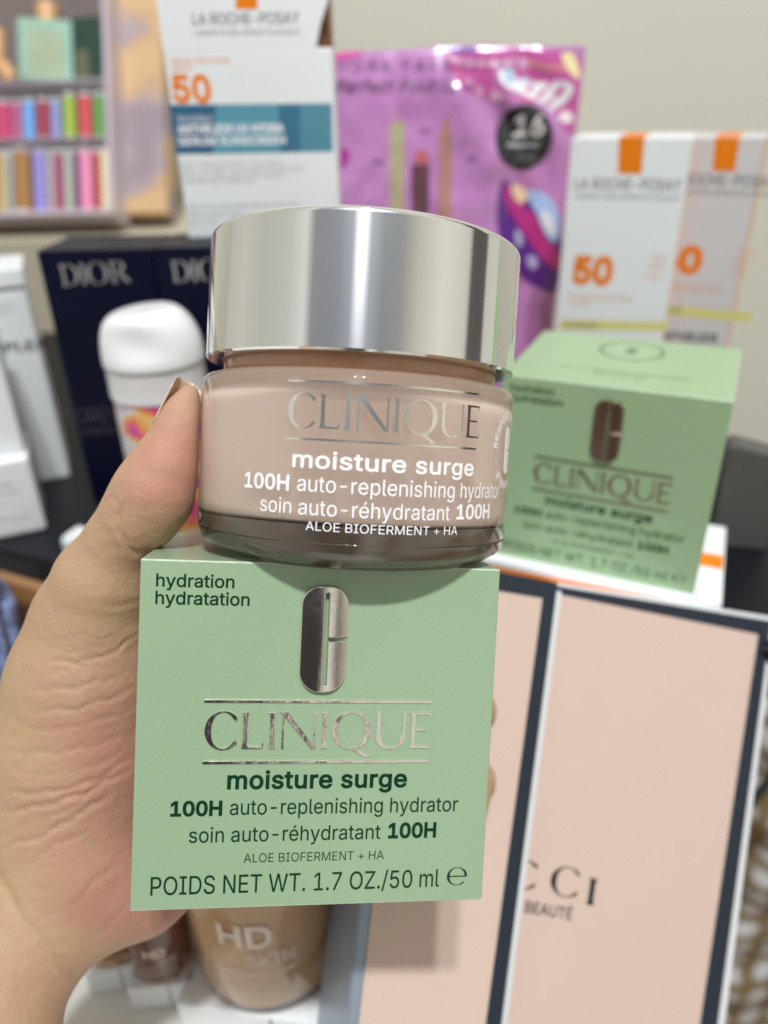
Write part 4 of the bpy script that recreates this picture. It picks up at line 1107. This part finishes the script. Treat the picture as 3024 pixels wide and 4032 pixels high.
# ------------------------------------------------------------------ white domed bottle with a flowery body
def bottle_cap():
    # on the table at camera depth ~28.5
    ax = pz(606, 1400, 28.8); p = C3 @ ax
    M4 = frame_at((p.x, p.y, TZ), 0)
    r = root('mousse_bottle', M4, 'bottle with white domed cap and bright flowery print, behind the thumb', 'bottle')
    fb = Face(M4, 0)
    hc = fb.uv(603, 1545)[1]; ht = fb.uv(603, 1175)[1] - .28; hs = fb.uv(603, 1415)[1]
    R_ = abs(fb.uv(812, 1450)[0] - fb.uv(392, 1450)[0]) / 2 * .93
    m = bpy.data.materials.new('flower_print'); m.use_nodes = True; t = m.node_tree; b = t.nodes['Principled BSDF']; b.inputs['Roughness'].default_value = .3
    tcn = t.nodes.new('ShaderNodeTexCoord'); v = t.nodes.new('ShaderNodeTexVoronoi'); v.inputs['Scale'].default_value = 85; v.inputs['Randomness'].default_value = .9
    ns = t.nodes.new('ShaderNodeTexNoise'); ns.inputs['Scale'].default_value = 60; 
    mxv = t.nodes.new('ShaderNodeMixRGB'); mxv.inputs[0].default_value = .02
    t.links.new(tcn.outputs['Object'], mxv.inputs[1]); t.links.new(tcn.outputs['Object'], ns.inputs[0]); t.links.new(ns.outputs['Color'], mxv.inputs[2]); t.links.new(mxv.outputs[0], v.inputs[0])
    rp = t.nodes.new('ShaderNodeValToRGB'); e = rp.color_ramp.elements; e[0].position = 0; e[0].color = (.50, .04, .45, 1); e[1].position = 1; e[1].color = (.72, .74, .74, 1)
    for p_, c_ in ((.26, (.55, .04, .50)), (.36, (.80, .10, .28)), (.46, (.85, .26, .06)), (.58, (.86, .50, .14)), (.68, (.70, .72, .74)), (.80, (.62, .56, .68))): k = e.new(p_); k.color = (*c_, 1)
    t.links.new(v.outputs['Distance'], rp.inputs[0]); 
    sc_ = t.nodes.new('ShaderNodeMath'); sc_.operation = 'MULTIPLY'; sc_.inputs[1].default_value = 0.95; t.links.new(v.outputs['Distance'], sc_.inputs[0]); t.links.new(sc_.outputs[0], rp.inputs[0])
    t.links.new(rp.outputs[0], b.inputs['Base Color'])
    rb = R_ * .93
    lathe_obj('bottle_body', [(0, 0), (rb - .15, 0), (rb, .2), (rb, hc - .6), (rb, hc + .2), (0, hc + .2)], m, r, 64)
    lathe_obj('cap_collar', [(0, hc), (R_ * .90, hc), (R_ * .97, hc + .12), (R_ * .97, hs - .12), (R_ * .985, hs), (0, hs)], M['white_plastic'], r, 64)
    # dome sheared higher on the right, with a scooped thumb rest
    bm = bmesh.new()
    H = ht - hs; prof = [(0, 0), (R_, 0), (R_, .12)] + [(R_ * math.cos(R2(a)) ** .30, .12 + (H - .12) * math.sin(R2(a)) ** 1.0) for a in range(6, 90, 5)] + [(0, H)]
    lathe(bm, prof, 64)
    for v_ in bm.verts:
        x, y, z = v_.co / CM; t_ = z / H
        if z > .3:
            z *= 1 - .10 * (-(x / R_) * .5 + .5) ** 1.5 * t_ ; x -= .42 * t_ ** 3 * max(0, x / R_)
            sc = math.exp(-((x + .2 + .8 * (t_ - .5)) / 1.3) ** 2) * max(0, -y / R_) ** 1.2 * math.sin(PI * min(1, max(0, (t_ - .15) / .8)))
            y += .28 * sc
        v_.co = Vector((x, y, z + hs)) * CM
    bmesh.ops.recalc_face_normals(bm, faces=bm.faces)
    bm_obj('domed_cap', bm, M['white_plastic'], r, True)
bottle_cap()

# ------------------------------------------------------------------ white cartons at the far left
def white_cartons():
    # tall one: right edge runs (142,1033) -> (278,1875); corner base at (-16.4, 35.4)
    def vert_box(name, base_px, top_py, w, d, yaw, m, label, base_z=TZ, corner='R', cat='carton', group='plain white cartons at the left'):
        rr_ = C3 @ ray(*base_px); t = base_z / rr_.z; p = rr_ * t
        # height from the top pixel
        lo_, hi_ = 0, 30
        for _ in range(40):
            h = (lo_ + hi_) / 2; q = Vector((p.x, p.y, base_z + h)); c = C3.transposed() @ q
            if CY - F_PX * c.y / c.z > top_py: lo_ = h
            else: hi_ = h
        e = Vector((math.cos(yaw), math.sin(yaw), 0)); k = Vector((-math.sin(yaw), math.cos(yaw), 0))
        c = p - e * w / 2 + k * d / 2
        M4 = frame_at((c.x, c.y, base_z), yaw)
        r = root(name, M4, label, cat, group)
        return r, M4, h
    r, M4, h = vert_box('white_carton', (278, 1875), 1050, 6.0, 3.4, R2(22), None, 'tall white carton with a loose lid and black word, left of the navy boxes')
    fcx = Face(M4, -1.7); hl = fcx.uv(100, 1128)[1]
    box_obj('carton_body', (-3, 3, -1.7, 1.7, 0, hl - .12), M['white_card'], r, .08)
    box_obj('lid', (-3.1, 3.1, -1.8, 1.8, hl, h), M['white_card'], r, .12, 3)
    box_obj('inner_sleeve', (-2.9, 2.9, -1.6, 1.6, hl - .13, hl + .01), M['grey_ink'], r, .01)
    P = Print(fcx); P.text('COMPLEX', (-150, 1405), (190, 1372), 36, weight=.02); P.make('black_lettering', M['dark_ink'], r)
    P = Print(fcx); P.text('SERUM', (-20, 1215), (60, 1208), 16); P.text('moisture', (-20, 1240), (45, 1234), 14); P.make('small_print', mat('faint_ink', (.45, .46, .48), .6), r)
    # low carton in front of it and one stacked on top
    r2, M2, h2 = vert_box('white_carton', (188, 2085), 1800, 6.4, 3.4, R2(24), None, 'low white carton with faint grey print, bottom of the stack at the left edge')
    box_obj('carton_body', (-3.2, 3.2, -1.7, 1.7, 0, h2), M['white_card'], r2, .15, 3)
    P = Print(Face(M2, -1.7))
    for t_, a, b_, c_ in (('HYDRA', (-30, 1930), (60, 1918), 22), ('24H GEL CREAM', (-30, 1960), (80, 1946), 16), ('50 ml', (-20, 2000), (22, 1994), 14), ('CREME HYDRATANTE', (-20, 2060), (120, 2040), 16)): P.text(t_, a, b_, c_)
    P.make('small_print', mat('faint_print', (.42, .43, .46), .6), r2)
    rr_ = C3 @ ray(101, 1772)
    zb = M2.translation.z / CM - CAM_H / CM + h2
    r3, M3, h3 = vert_box('white_carton', (101, 1775), 1330, 5.6, 3.3, R2(24), None, 'blank warm white carton stacked on the low one at the left edge', base_z=zb)
    box_obj('carton_body', (-2.8, 2.8, -1.7, 1.7, 0.003, h3), M['white_card'], r3, .15, 3)
white_cartons()

# small pale block behind the hand
p = C3 @ (ray(305, 2190)); t = TZ / p.z; p *= t
r = root('pale_cap', frame_at((p.x, p.y + .6, TZ), R2(-20)), 'small shiny white lid lying on the black table behind the hand', 'lid')
bm = bmesh.new(); add_box(bm, -.55, 1.2, -.6, .6, 0, .75, .18, 3); bm_obj('lid_shell', bm, mat('cool_white_plastic', (.75, .85, .88), .2, coat=.6), r)
bm = bmesh.new(); add_box(bm, -.45, 1.1, -.5, .5, .752, .80, .02, 1); bm_obj('lid_top', bm, M['white_plastic'], r)

# ------------------------------------------------------------------ thread organiser and what stands in it
OY = 64.5
def organiser():
    LZ = -9.85
    d = C3 @ ray(445, 832); x1 = d.x * OY / d.y; x0 = x1 - 24
    M4 = frame_at(((x0 + x1) / 2, OY + 1.8, LZ + .88), 0) @ Matrix.Rotation(R2(-26), 4, 'X')
    fz = Face(M4, -1.1)
    def wx(px, py, y=0): u, v = fz.uv(px, py); return u + (x0 + x1) / 2, v + LZ
    ztop = wx(200, -140)[1]; zmid = wx(200, 335)[1]; zrow = wx(200, 560)[1]
    w = x1 - x0; r = root('thread_organiser', M4, 'clear lilac plastic case full of coloured thread bobbins on the ledge', 'organiser')
    H = ztop - LZ
    def wall_(name, d, m, bv=.03): box_obj(name, d, m, r, bv, 1)
    wall_('base_tray', (-w / 2, w / 2, -2, 2, 0, .35), M['lilac_plastic'])
    wall_('side_wall', (w / 2 - .35, w / 2, -2, 2, .35, H), M['lilac_plastic'])
    wall_('side_wall', (-w / 2, -w / 2 + .35, -2, 2, .35, H), M['lilac_plastic'])
    wall_('back_panel', (-w / 2 + .35, w / 2 - .35, 1.8, 2, .35, H), mat('grey_brown_back', (.17, .13, .12), .5, var=.5, vscale=20))
    wall_('divider', (-w / 2 + .35, w / 2 - .35, -1.9, 1.79, zmid - LZ - .15, zmid - LZ), mat('grey_shelf', (.52, .47, .51), .4))
    wall_('divider', (-w / 2 + .35, w / 2 - .35, -1.9, 1.79, zrow - LZ - .1, zrow - LZ), mat('grey_shelf', (.52, .47, .51), .4))
    cols = [((0, 365), 24, (.55, .02, .12)), ((28, 365), 26, (.58, .02, .16)), ((70, 360), 30, (.52, .10, .26)), ((116, 350), 40, (.13, .42, .85)), ((172, 350), 44, (.36, .005, .04)), ((222, 345), 38, (.27, .30, .62)), ((276, 355), 44, (.33, .50, .02)), ((338, 320), 44, (.68, .05, .07)), ((394, 320), 44, (.10, .34, .04)), ((430, 335), 22, (.02, .005, .04))]
    zr = zrow - LZ + .02; names = {0: 'crimson', 1: 'deep rose', 2: 'dusty rose', 3: 'sky blue', 4: 'dark red', 5: 'slate blue', 6: 'lime green', 7: 'bright red', 8: 'leaf green', 9: 'near black'}
    wmat = mat('white_bobbin_plastic', (.85, .85, .87), .2, coat=.5)
    def bob(x, z0, h, rad, col, label, tilt=0):
        b = root('thread_bobbin', M4 @ Matrix.Translation(Vector((x, -1.1, z0)) * CM) @ Matrix.Rotation(R2(tilt), 4, 'Y'), label, 'bobbin', 'thread bobbins in the clear organiser')
        lathe_obj('spool', [(0, 0), (rad * .95, 0), (rad * .95, .16), (.25, .2), (.25, h - .2), (rad * .95, h - .16), (rad * .95, h), (.28, h + .02), (0, h + .02)], wmat, b, 20)
        pr = [(0, .2), (rad * .82, .2)] + [(rad * (.86 if i % 2 else .90), .2 + (h - .4) * (i + .5) / 14) for i in range(14)] + [(rad * .82, h - .2), (0, h - .2)]
        lathe_obj('thread', pr, mat('thread', tuple(min(1, v * 1.15) for v in col), .75), b, 20)
    for i, ((px, py), wp, c) in enumerate(cols):
        x = wx(px, 450)[0] - (x0 + x1) / 2
        bob(x, zr, (zmid - zrow) * (.80 if i in (6, 7, 8) else .72), max(.36, wp / F_PX * 62 / 2 * 1.25), c, names[i] + ' thread bobbin in the upper row of the clear case', 0)
    cols2 = [(8, 30, (.62, .45, .16), 'straw yellow'), (40, 22, (.35, .42, .42), 'grey green'), (92, 66, (.36, .16, .02), 'ochre brown'), (158, 42, (.30, .26, .72), 'violet blue'), (200, 30, (.45, .38, .38), 'pale taupe'), (234, 20, (.42, .03, .14), 'wine red'), (272, 36, (.42, .46, .38), 'pale sage'), (308, 26, (.14, .03, .14), 'dark plum'), (342, 44, (.85, .28, .48), 'candy pink'), (384, 18, (.45, .01, .01), 'blood red'), (418, 38, (.78, .70, .46), 'cream yellow')]
    for px, wp, c, nm in cols2:
        x = wx(px, 690)[0] - (x0 + x1) / 2
        bob(x, .37, (zrow - LZ - .5) * .90, max(.30, wp / F_PX * 62 / 2 * 1.2), c, nm + ' thread bobbin in the lower row of the clear case', 0)
    # glass-clear front sheet
    bm = bmesh.new(); add_box(bm, -w / 2 + .36, w / 2 - .36, -1.99, -1.94, .36, zmid - LZ + .2); bm_obj('front_sheet', bm, M['clear'], r)
    # things in the upper compartment
    zc = zmid - LZ + .01
    xm, zt_ = wx(175, 90, OY); cx_ = xm - (x0 + x1) / 2
    def top_box(name, px0, px1, pyt, yl, d, m, label, cat, rot):
        xa, xb = wx(px0, 300, OY + yl)[0], wx(px1, 300, OY + yl)[0]; zt = wx((px0 + px1) / 2, pyt, OY + yl)[1]
        Mx = M4 @ Matrix.Translation(Vector(((xa + xb) / 2 - (x0 + x1) / 2, yl * .3 - 2 + .1 + d / 2, zmid - LZ + .01)) * CM) @ Matrix.Rotation(R2(rot), 4, 'Z')
        q = root(name, Mx, label, cat)
        return q, (xb - xa), zt - zmid
    q, ww, hh_ = top_box('mint_box', 88, 290, 92, .3, 1.9, None, 'mint green square box above the thread bobbins in the clear case', 'box', 9)
    box_obj('carton_body', (-ww / 2, ww / 2, -.93, .93, 0, hh_), M['mint'], q, .12)
    box_obj('front_label', (-ww / 2 + .7, ww / 2 - .7, -.945, -.935, .3, hh_ - .9), mat('sage_label', (.36, .44, .29), .6, var=.25, vscale=70), q, 0)
    q, ww, hh_ = top_box('dark_green_box', 292, 425, 70, 2.0, 1.6, None, 'dark green box beside the mint box in the clear case', 'box', -6)
    box_obj('carton_body', (-ww / 2, ww / 2, -.8, .8, 0, hh_), M['darkgreen'], q, .1)
    box_obj('front_label', (-ww / 2 + .3, 0, -.815, -.805, .2, hh_ * .5), mat('olive_label', (.13, .13, .07), .6), q, 0)
    q = root('orange_bottle', M4 @ Matrix.Translation(Vector((wx(143, 60)[0] - (x0 + x1) / 2, .98, zmid - LZ + .01)) * CM), 'small orange bottle standing behind the mint box', 'bottle')
    lathe_obj('bottle_body', [(0, 0), (.8, 0), (.8, 4.0), (.6, 4.5), (0, 4.5)], mat('amber_plastic', (.42, .20, .06), .3), q, 32)
    lathe_obj('screw_cap', [(0, 4.5), (.8, 4.5), (.8, 7.4), (0, 7.4)], M['peach'], q, 32)
    q = root('peach_pebble', M4 @ Matrix.Translation(Vector((wx(52, 285)[0] - (x0 + x1) / 2, -1.1, zmid - LZ + .35)) * CM) @ Matrix.Rotation(R2(-35), 4, 'Y'), 'small peach coloured tube end beside the mint box', 'tube')
    lathe_obj('tube_shell', [(0, 0), (.5, .05), (.62, .4), (.62, 1.4), (.4, 1.75), (0, 1.85)], M['peach'], q, 24)
    q = root('peach_pebble', M4 @ Matrix.Translation(Vector((wx(-12, 210)[0] - (x0 + x1) / 2, -1.0, zmid - LZ + 1.6)) * CM), 'peach coloured tube cut by the left edge of the photo', 'tube')
    lathe_obj('tube_shell', [(0, 0), (.5, .05), (.6, .4), (.6, 2.4), (.4, 2.9), (0, 3.0)], M['peach'], q, 24)
organiser()

# tan and lilac patterned box right of the organiser
def pattern_box():
    d1 = C3 @ ray(492, 800); t = 67.5 / d1.y; xa = d1.x * t; d2 = C3 @ ray(655, 800); xb = d2.x * 67.5 / d2.y
    w = xb - xa; M4 = frame_at(((xa + xb) / 2 - .3, 67.5 + 1.8, -9.85 + .66), 0) @ Matrix.Rotation(R2(-26), 4, 'X')
    r = root('patterned_box', M4, 'tall box with blotchy tan and lilac print between the thread case and the white carton', 'box')
    m = bpy.data.materials.new('tan_lilac_blotches'); m.use_nodes = True; t_ = m.node_tree; b = t_.nodes['Principled BSDF']; b.inputs['Roughness'].default_value = .5
    tcn = t_.nodes.new('ShaderNodeTexCoord'); n = t_.nodes.new('ShaderNodeTexNoise'); n.inputs['Scale'].default_value = 19; n.inputs['Detail'].default_value = 1.5
    rp = t_.nodes.new('ShaderNodeValToRGB'); e = rp.color_ramp.elements; e[0].position = .40; e[0].color = (.34, .26, .30, 1); e[1].position = .56; e[1].color = (.66, .44, .22, 1); k = e.new(.47); k.color = (.42, .34, .36, 1); k = e.new(.52); k.color = (.60, .38, .20, 1)
    t_.links.new(tcn.outputs['Object'], n.inputs[0]); t_.links.new(n.outputs['Fac'], rp.inputs[0]); t_.links.new(rp.outputs[0], b.inputs['Base Color'])
    box_obj('carton_body', (-w / 2 - 1.2, w / 2 + .1, -1.5, 1.5, 0, 22), m, r, .1)
    box_obj('lilac_flap', (-w / 2 - 1.25, -w / 2 - .2, -1.62, -1.52, 0, 22), mat('pale_lilac_card', (.48, .43, .47), .5), r, .02)
pattern_box()

# ------------------------------------------------------------------ pink boxes with charcoal frames, leaning on the table edge
PR = Matrix(((0.93739831, 0.18789322, -0.29322441), (0.15025325, 0.54137784, 0.82724482), (-0.31417889, 0.81951582, -0.4792551)))  # cols right, up, away
def pink_box(shift, name, label, edges, back):
    pass
PO = Vector((8.91233949, 20.66640908, -15.41957217))
Rp = Matrix((PR.col[0], PR.col[2], PR.col[1])).transposed()
def orth(R):
    x = R.col[0].normalized(); z = (R.col[2] - R.col[2].dot(x) * x).normalized(); y = z.cross(x); return Matrix((x, y, z)).transposed()
Rp = orth(Rp)
Mp = m4(Rp, CAMPOS + PO * CM)
fp = Face(Mp, 0)
def prism(name, pts, y0, y1, m, parent, bevel=0):
    bm = bmesh.new(); a = [bm.verts.new((x * CM, y0 * CM, z * CM)) for x, z in pts]; b = [bm.verts.new((x * CM, y1 * CM, z * CM)) for x, z in pts]
    bm.faces.new(a); bm.faces.new(b[::-1]); n = len(pts)
    for i in range(n): bm.faces.new((a[i], b[i], b[(i + 1) % n], a[(i + 1) % n]))
    bmesh.ops.recalc_face_normals(bm, faces=bm.faces)
    if bevel: bmesh.ops.bevel(bm, geom=bm.edges[:], offset=bevel * CM, segments=2, affect='EDGES')
    return bm_obj(name, bm, m, parent)
def pink_boxes():
    U = fp.uv
    r = root('pink_gift_box', Mp, 'pink box with charcoal border and black lettering, leaning at the lower right, white left edge', 'box', 'pink boxes with charcoal borders')
    yB = -0.0
    bot = 5200
    def ext(a, b, y): # continue the line a->b down to photo row y
        t = (y - a[1]) / (b[1] - a[1]); return (a[0] + (b[0] - a[0]) * t, y)
    # outline of the whole right box incl. silver edge
    rt, rb = (3062, 2432), (2859, 4032); lt_, lb_ = (2170, 2290), (1968, 4032)
    body = [U(*lt_), U(*rt), U(*ext(rt, rb, 5000)), U(*ext(lt_, lb_, 4800))]
    prism('silver_shell', body, .012, 3.4, M['silveredge'], r, .04)
    ct, cb = (3038, 2446), (2826, 4032)
    dark_ = [U(2182, 2306), U(*ct), U(*ext(ct, cb, 4960)), U(*ext((2182, 2306), (1975, 4032), 4790))]
    prism('charcoal_border', dark_, -.006, .008, M['charcoal'], r)
    pt, pb = (2983, 2498), (2753, 4032); wl_t, wl_b = (2206, 2342), (1990, 4032)
    pink = [U(*wl_t), U(*pt), U(*ext(pt, pb, 4920)), U(*ext(wl_t, wl_b, 4780))]
    prism('pink_panel', pink, -.030, -.010, M['pinkpanel'], r)
    wt, wb = (2180, 2322), (1972, 4032)
    prism('white_edge', [U(*wt), U(2208, 2330), U(*ext((2208, 2330), (1992, 4032), 4780)), U(*ext(wt, wb, 4780))], -.06, -.032, M['silveredge'], r)
    P = Print(Face(Mp, -.03))
    P.glyphs('C', (1966, 3492), (2105, 3506), 112); P.glyphs('C', (2160, 3518), (2270, 3538), 112); P.glyphs('I', (2306, 3560), (2338, 3566), 104)
    P.text('DE BEAUTÉ', (1985, 3578), (2250, 3622), 44, weight=.01)
    P.make('black_lettering', M['dark_ink'], r)
    # left box in front of it
    ang = R2(0)
    M2 = Mp @ Matrix.Translation(Vector((0, -.8, 0)) * CM)
    f2 = Face(M2, 0); V = f2.uv
    r2 = root('pink_gift_box', M2, 'pink box with charcoal border, mostly behind the held green box and overlapping its twin', 'box', 'pink boxes with charcoal borders')
    rt, rb = (2196, 2296), (1974, 4032); lt_, lb_ = (1560, 2170), (1368, 4032)
    prism('silver_shell', [V(*lt_), V(*rt), V(*ext(rt, rb, 4800)), V(*ext(lt_, lb_, 4700))], .012, 3.2, M['greystripe'], r2, .04)
    prism('charcoal_border', [V(1640, 2190), V(*rt), V(*ext(rt, rb, 4790)), V(*ext((1600, 2185), (1405, 4032), 4690))], -.006, .008, M['charcoal'], r2)
    pt, pb = (2134, 2356), (1910, 4032); qt, qb = (1610, 2270), (1412, 4032)
    prism('pink_panel', [V(*qt), V(*pt), V(*ext(pt, pb, 4780)), V(*ext(qt, qb, 4680))], -.030, -.010, M['pinkpanel'], r2)
pink_boxes()

# white carton strip left of the pink boxes
def pale_strip():
    Ms = Mp @ Matrix.Translation(Vector((0, 3.0, 0)) * CM); fs_ = Face(Ms, 0); U = fs_.uv
    r = root('white_slab', Ms, 'plain off-white carton between the foundation bottles and the pink boxes', 'carton')
    prism('carton_body', [U(1350, 2900), U(1560, 2930), U(1450, 4700), U(1250, 4700)], 0, 1.2, M['tray'], r, .05)
pale_strip()

# ------------------------------------------------------------------ foundation bottles low in the picture
BZ = -27.4
def bottles():
    o = slab('shelf', [(-40, -2), (3.5, -2), (3.5, 18), (-40, 25)], BZ - 1.5, BZ, M['tray']); tag(o, kind='structure')
    data = [((1075, 3935), 290, (.80, .54, .30), 'honey beige foundation bottle with white letters, largest, under the held green box', 'HD', 3560, (.52)),
            ((648, 3862), 124, (.26, .10, .04), 'dark brown foundation bottle between two lighter bottles', 'HD', 3600, 0),
            ((455, 3800), 104, (.55, .26, .09), 'amber brown foundation bottle nearest the wrist', '', 3600, 0)]
    for i, ((px, py), rp, col, label, word, _, _) in enumerate(data):
        zb = BZ + 1.25
        d = C3 @ ray(px, py); t = zb / d.z; p = d * t; cz = (C3.transposed() @ p).z
        R_ = rp / F_PX * (cz + 0); y_c = p.y + R_ * .85
        cc = C3.transposed() @ Vector((p.x, y_c, zb)); xs = (px - CX) / F_PX * cc.z; p.x += xs - cc.x; p.y = y_c
        # push axis back by the radius so that the front foot lands on the pixel
        yaw = R2((-8, 6, 10)[i])
        c = Vector((p.x * (y_c / p.y), y_c, zb)); R_ = rp / F_PX * ((C3.transposed() @ c).z - .2)
        M4 = frame_at((c.x, c.y, zb), yaw) 
        r = root('foundation_bottle', M4, label, 'bottle', 'foundation bottles in a row')
        H = 7.0
        lathe_obj('glass_shell', [(0, 0), (R_ - .16, 0), (R_ - .04, .05), (R_, .16), (R_, H - .5), (R_ - .3, H), (0, H)], M['bottleglass'], r, 64, 50)
        lathe_obj('foundation_fill', [(0, .34), (R_ - .26, .34), (R_ - .15, .44), (R_ - .15, H - .7), (0, H - .7)], mat('foundation', col, .5), r, 64, 50)
        # lettering bent round the glass
        if word:
            bm = bmesh.new()
            def tx(body, x0, x1, z, h, w=0.0):
                co, fs = text_data(body, weight=w); vs = [bm.verts.new((x0 + (x1 - x0) * x, 0, z + h * y)) for x, y, _ in co]
                for f in fs:
                    try: bm.faces.new([vs[q] for q in f])
                    except ValueError: pass
            s_ = R_ / 2.15
            tx('HD', -.55 * s_, .85 * s_, 3.05 * s_, .80 * s_, .02); tx('SKIN', .15 * s_, 1.35 * s_, 2.25 * s_, .48 * s_); tx('HYDRA GLOW', -.75 * s_, 1.35 * s_, 1.80 * s_, .26 * s_)
            for k, tt in enumerate(('HYDRATING FOUNDATION', 'FOND DE TEINT HYDRATANT', 'MAKE UP FOR EVER')): tx(tt, -1.3 * s_, 1.4 * s_, (1.42 - .22 * k) * s_, .13 * s_)
            for k in range(-30, 31): bmesh.ops.bisect_plane(bm, geom=bm.verts[:] + bm.edges[:] + bm.faces[:], plane_co=(k * .1, 0, 0), plane_no=(1, 0, 0))
            for v in bm.verts: a = v.co.x / R_; v.co = Vector(((R_ + .01) * math.sin(a), -(R_ + .01) * math.cos(a), v.co.z)) * CM
            bm_obj('pale_lettering', bm, mat('cream_ink', (.72, .62, .52), .5), r)
        # white block the bottle stands on
        q = root('white_block', frame_at((c.x, c.y, BZ), yaw), ('white block under the honey beige bottle', 'white block under the dark brown bottle', 'white block under the amber brown bottle')[i], 'block', 'white blocks under the bottles')
        box_obj('block_shell', (-R_ - .02, R_ + .02, -R_ - .0, R_, .003, 1.22), M['white_card'], q, .10, 3)
        box_obj('split_line', (R_ * .22, R_ * .25, -R_ - .012, -R_ + .3, .05, 1.15), M['grey_ink'], q, 0)
bottles()

# ------------------------------------------------------------------ right edge: grey panel, cable, checked cloth
def right_side():
    # grey rounded slab standing behind the flat carton
    d = C3 @ ray(2870, 2300); t = -16.9 / d.z; 
    y0 = 27.6; d = C3 @ ray(2870, 1760); t = (y0) / d.y
    xl, zt = d.x * t, d.z * t
    M4 = frame_at((xl, y0, TZ), R2(-14)); h = zt - TZ
    r = root('grey_panel', M4, 'dark grey rounded plastic panel standing behind the flat orange striped carton', 'panel')
    bm = bmesh.new(); fg = Face(M4, 0)
    pts = [(0, 0)] + [(.35 - .35 * math.cos(R2(a)), h - .35 + .35 * math.sin(R2(a))) for a in range(0, 91, 15)] + [fg.uv(3090, 1812), fg.uv(3090, 1950), fg.uv(3042, 2030)]
    (ua, va), (ub, vb) = fg.uv(3042, 2030), fg.uv(2985, 2400); pts.append((ub + (ua - ub) * (0 - vb) / (va - vb), 0))
    prism('panel_shell', pts, 0, 1.4, M['greypanel'], r, .06)
    # checked cloth hanging lower right
    bm = bmesh.new(); nx, nz = 40, 130
    m = bpy.data.materials.new('checked_cloth'); m.use_nodes = True; t_ = m.node_tree; b = t_.nodes['Principled BSDF']; b.inputs['Roughness'].default_value = .9
    tcn = t_.nodes.new('ShaderNodeTexCoord'); w1 = t_.nodes.new('ShaderNodeTexWave'); w1.bands_direction = 'Z'; w1.inputs['Scale'].default_value = 14; w2 = t_.nodes.new('ShaderNodeTexWave'); w2.bands_direction = 'X'; w2.inputs['Scale'].default_value = 12
    for w in (w1, w2): t_.links.new(tcn.outputs['Object'], w.inputs[0]); w.inputs['Distortion'].default_value = 1.5; w.inputs['Detail Scale'].default_value = 8
    mu = t_.nodes.new('ShaderNodeMath'); mu.operation = 'MULTIPLY'; t_.links.new(w1.outputs['Fac'], mu.inputs[0]); t_.links.new(w2.outputs['Fac'], mu.inputs[1])
    rp = t_.nodes.new('ShaderNodeValToRGB'); e = rp.color_ramp.elements; e[0].position = .05; e[0].color = (.20, .14, .055, 1); e[1].position = .5; e[1].color = (.60, .60, .60, 1)
    t_.links.new(mu.outputs[0], rp.inputs[0]); t_.links.new(rp.outputs[0], b.inputs['Base Color'])
    M5 = frame_at((24, 44, -44), R2(-25))
    r = root('checked_cloth', M5, 'rumpled brown and white checked cloth hanging at the lower right edge', 'cloth')
    g = [[bm.verts.new(((-20 + 55 * i / nx) * CM, (1.4 * math.sin(i * .9 + .5 * math.sin(j * .2)) + .5 * math.sin(j * .5)) * CM, (-62 + 74 * j / nz) * CM)) for i in range(nx + 1)] for j in range(nz + 1)]
    for j in range(nz):
        for i in range(nx): bm.faces.new((g[j][i], g[j][i + 1], g[j + 1][i + 1], g[j + 1][i]))
    ob = bm_obj('cloth_sheet', bm, m, r, True); md = ob.modifiers.new('t', 'SOLIDIFY'); md.thickness = .002
    # pale wall panel behind, cable
    pts = [pz(3100, 2980, 36), pz(3024, 3080, 36), pz(2960, 3160, 36), pz(2900, 3215, 36.4), pz(2820, 3260, 37)]
    cu = bpy.data.curves.new('c', 'CURVE'); cu.dimensions = '3D'; cu.bevel_depth = .0022; cu.bevel_resolution = 4; sp = cu.splines.new('NURBS'); sp.points.add(len(pts) - 1)
    for q, p in zip(sp.points, pts): q.co = (*c2w(p), 1)
    sp.use_endpoint_u = True; sp.order_u = 4
    o = bpy.data.objects.new('c', cu); COL.objects.link(o)
    me = bpy.data.meshes.new_from_object(o.evaluated_get(bpy.context.evaluated_depsgraph_get())); bpy.data.objects.remove(o)
    o = link('black_cable', me, M['cable'], None, True); tag(o, 'thin black cable in front of the checked cloth at the right edge', 'cable')
right_side()

# ------------------------------------------------------------------ left edge: wooden crate and blue cloth
def left_side():
    def W3(px, py, z): return C3 @ pz(px, py, z)
    # crate under the table edge
    a, b = W3(20, 2290, 31.0), W3(200, 2335, 30.0)
    yaw = math.atan2(b.y - a.y, b.x - a.x); top = (a.z + b.z) / 2
    c = (a + b) / 2
    M4 = frame_at((c.x, c.y, top - 9), yaw + .0)
    r = root('wooden_crate', M4, 'orange brown wooden crate below the black table at the left', 'crate')
    box_obj('front_board', (-1.6, 8, 0, .5, 0, 9), M['wood'], r, .05)
    box_obj('side_board', (-2.1, -1.6, -5, .5, 0, 9), M['wood'], r, .05)
    box_obj('back_board', (-2.1, 8, 6, 6.5, 0, 9), M['wood'], r, .05)
    box_obj('inner_block', (-1.45, 0.0, -.25, -.02, 0, 8.1), M['brown_dark'], r, .03)
    bm = bmesh.new()
    M5 = frame_at(W3(-20, 2480, 27.5), R2(20))
    r = root('blue_cloth', M5, 'crumpled blue cloth beside the wooden crate at the left edge', 'cloth')
    bmesh.ops.create_icosphere(bm, subdivisions=5, radius=1)
    for v in bm.verts:
        p = v.co.copy(); d = 1 + .35 * noise.noise(p * 2.2) + .22 * abs(noise.noise(p * 4.6)) - .1
        v.co = Vector((p.x * .78 * d, p.y * 1.6 * d, p.z * 2.3 * d)) * CM
    bm_obj('cloth_fold', bm, M['denim'], r, True)
left_side()
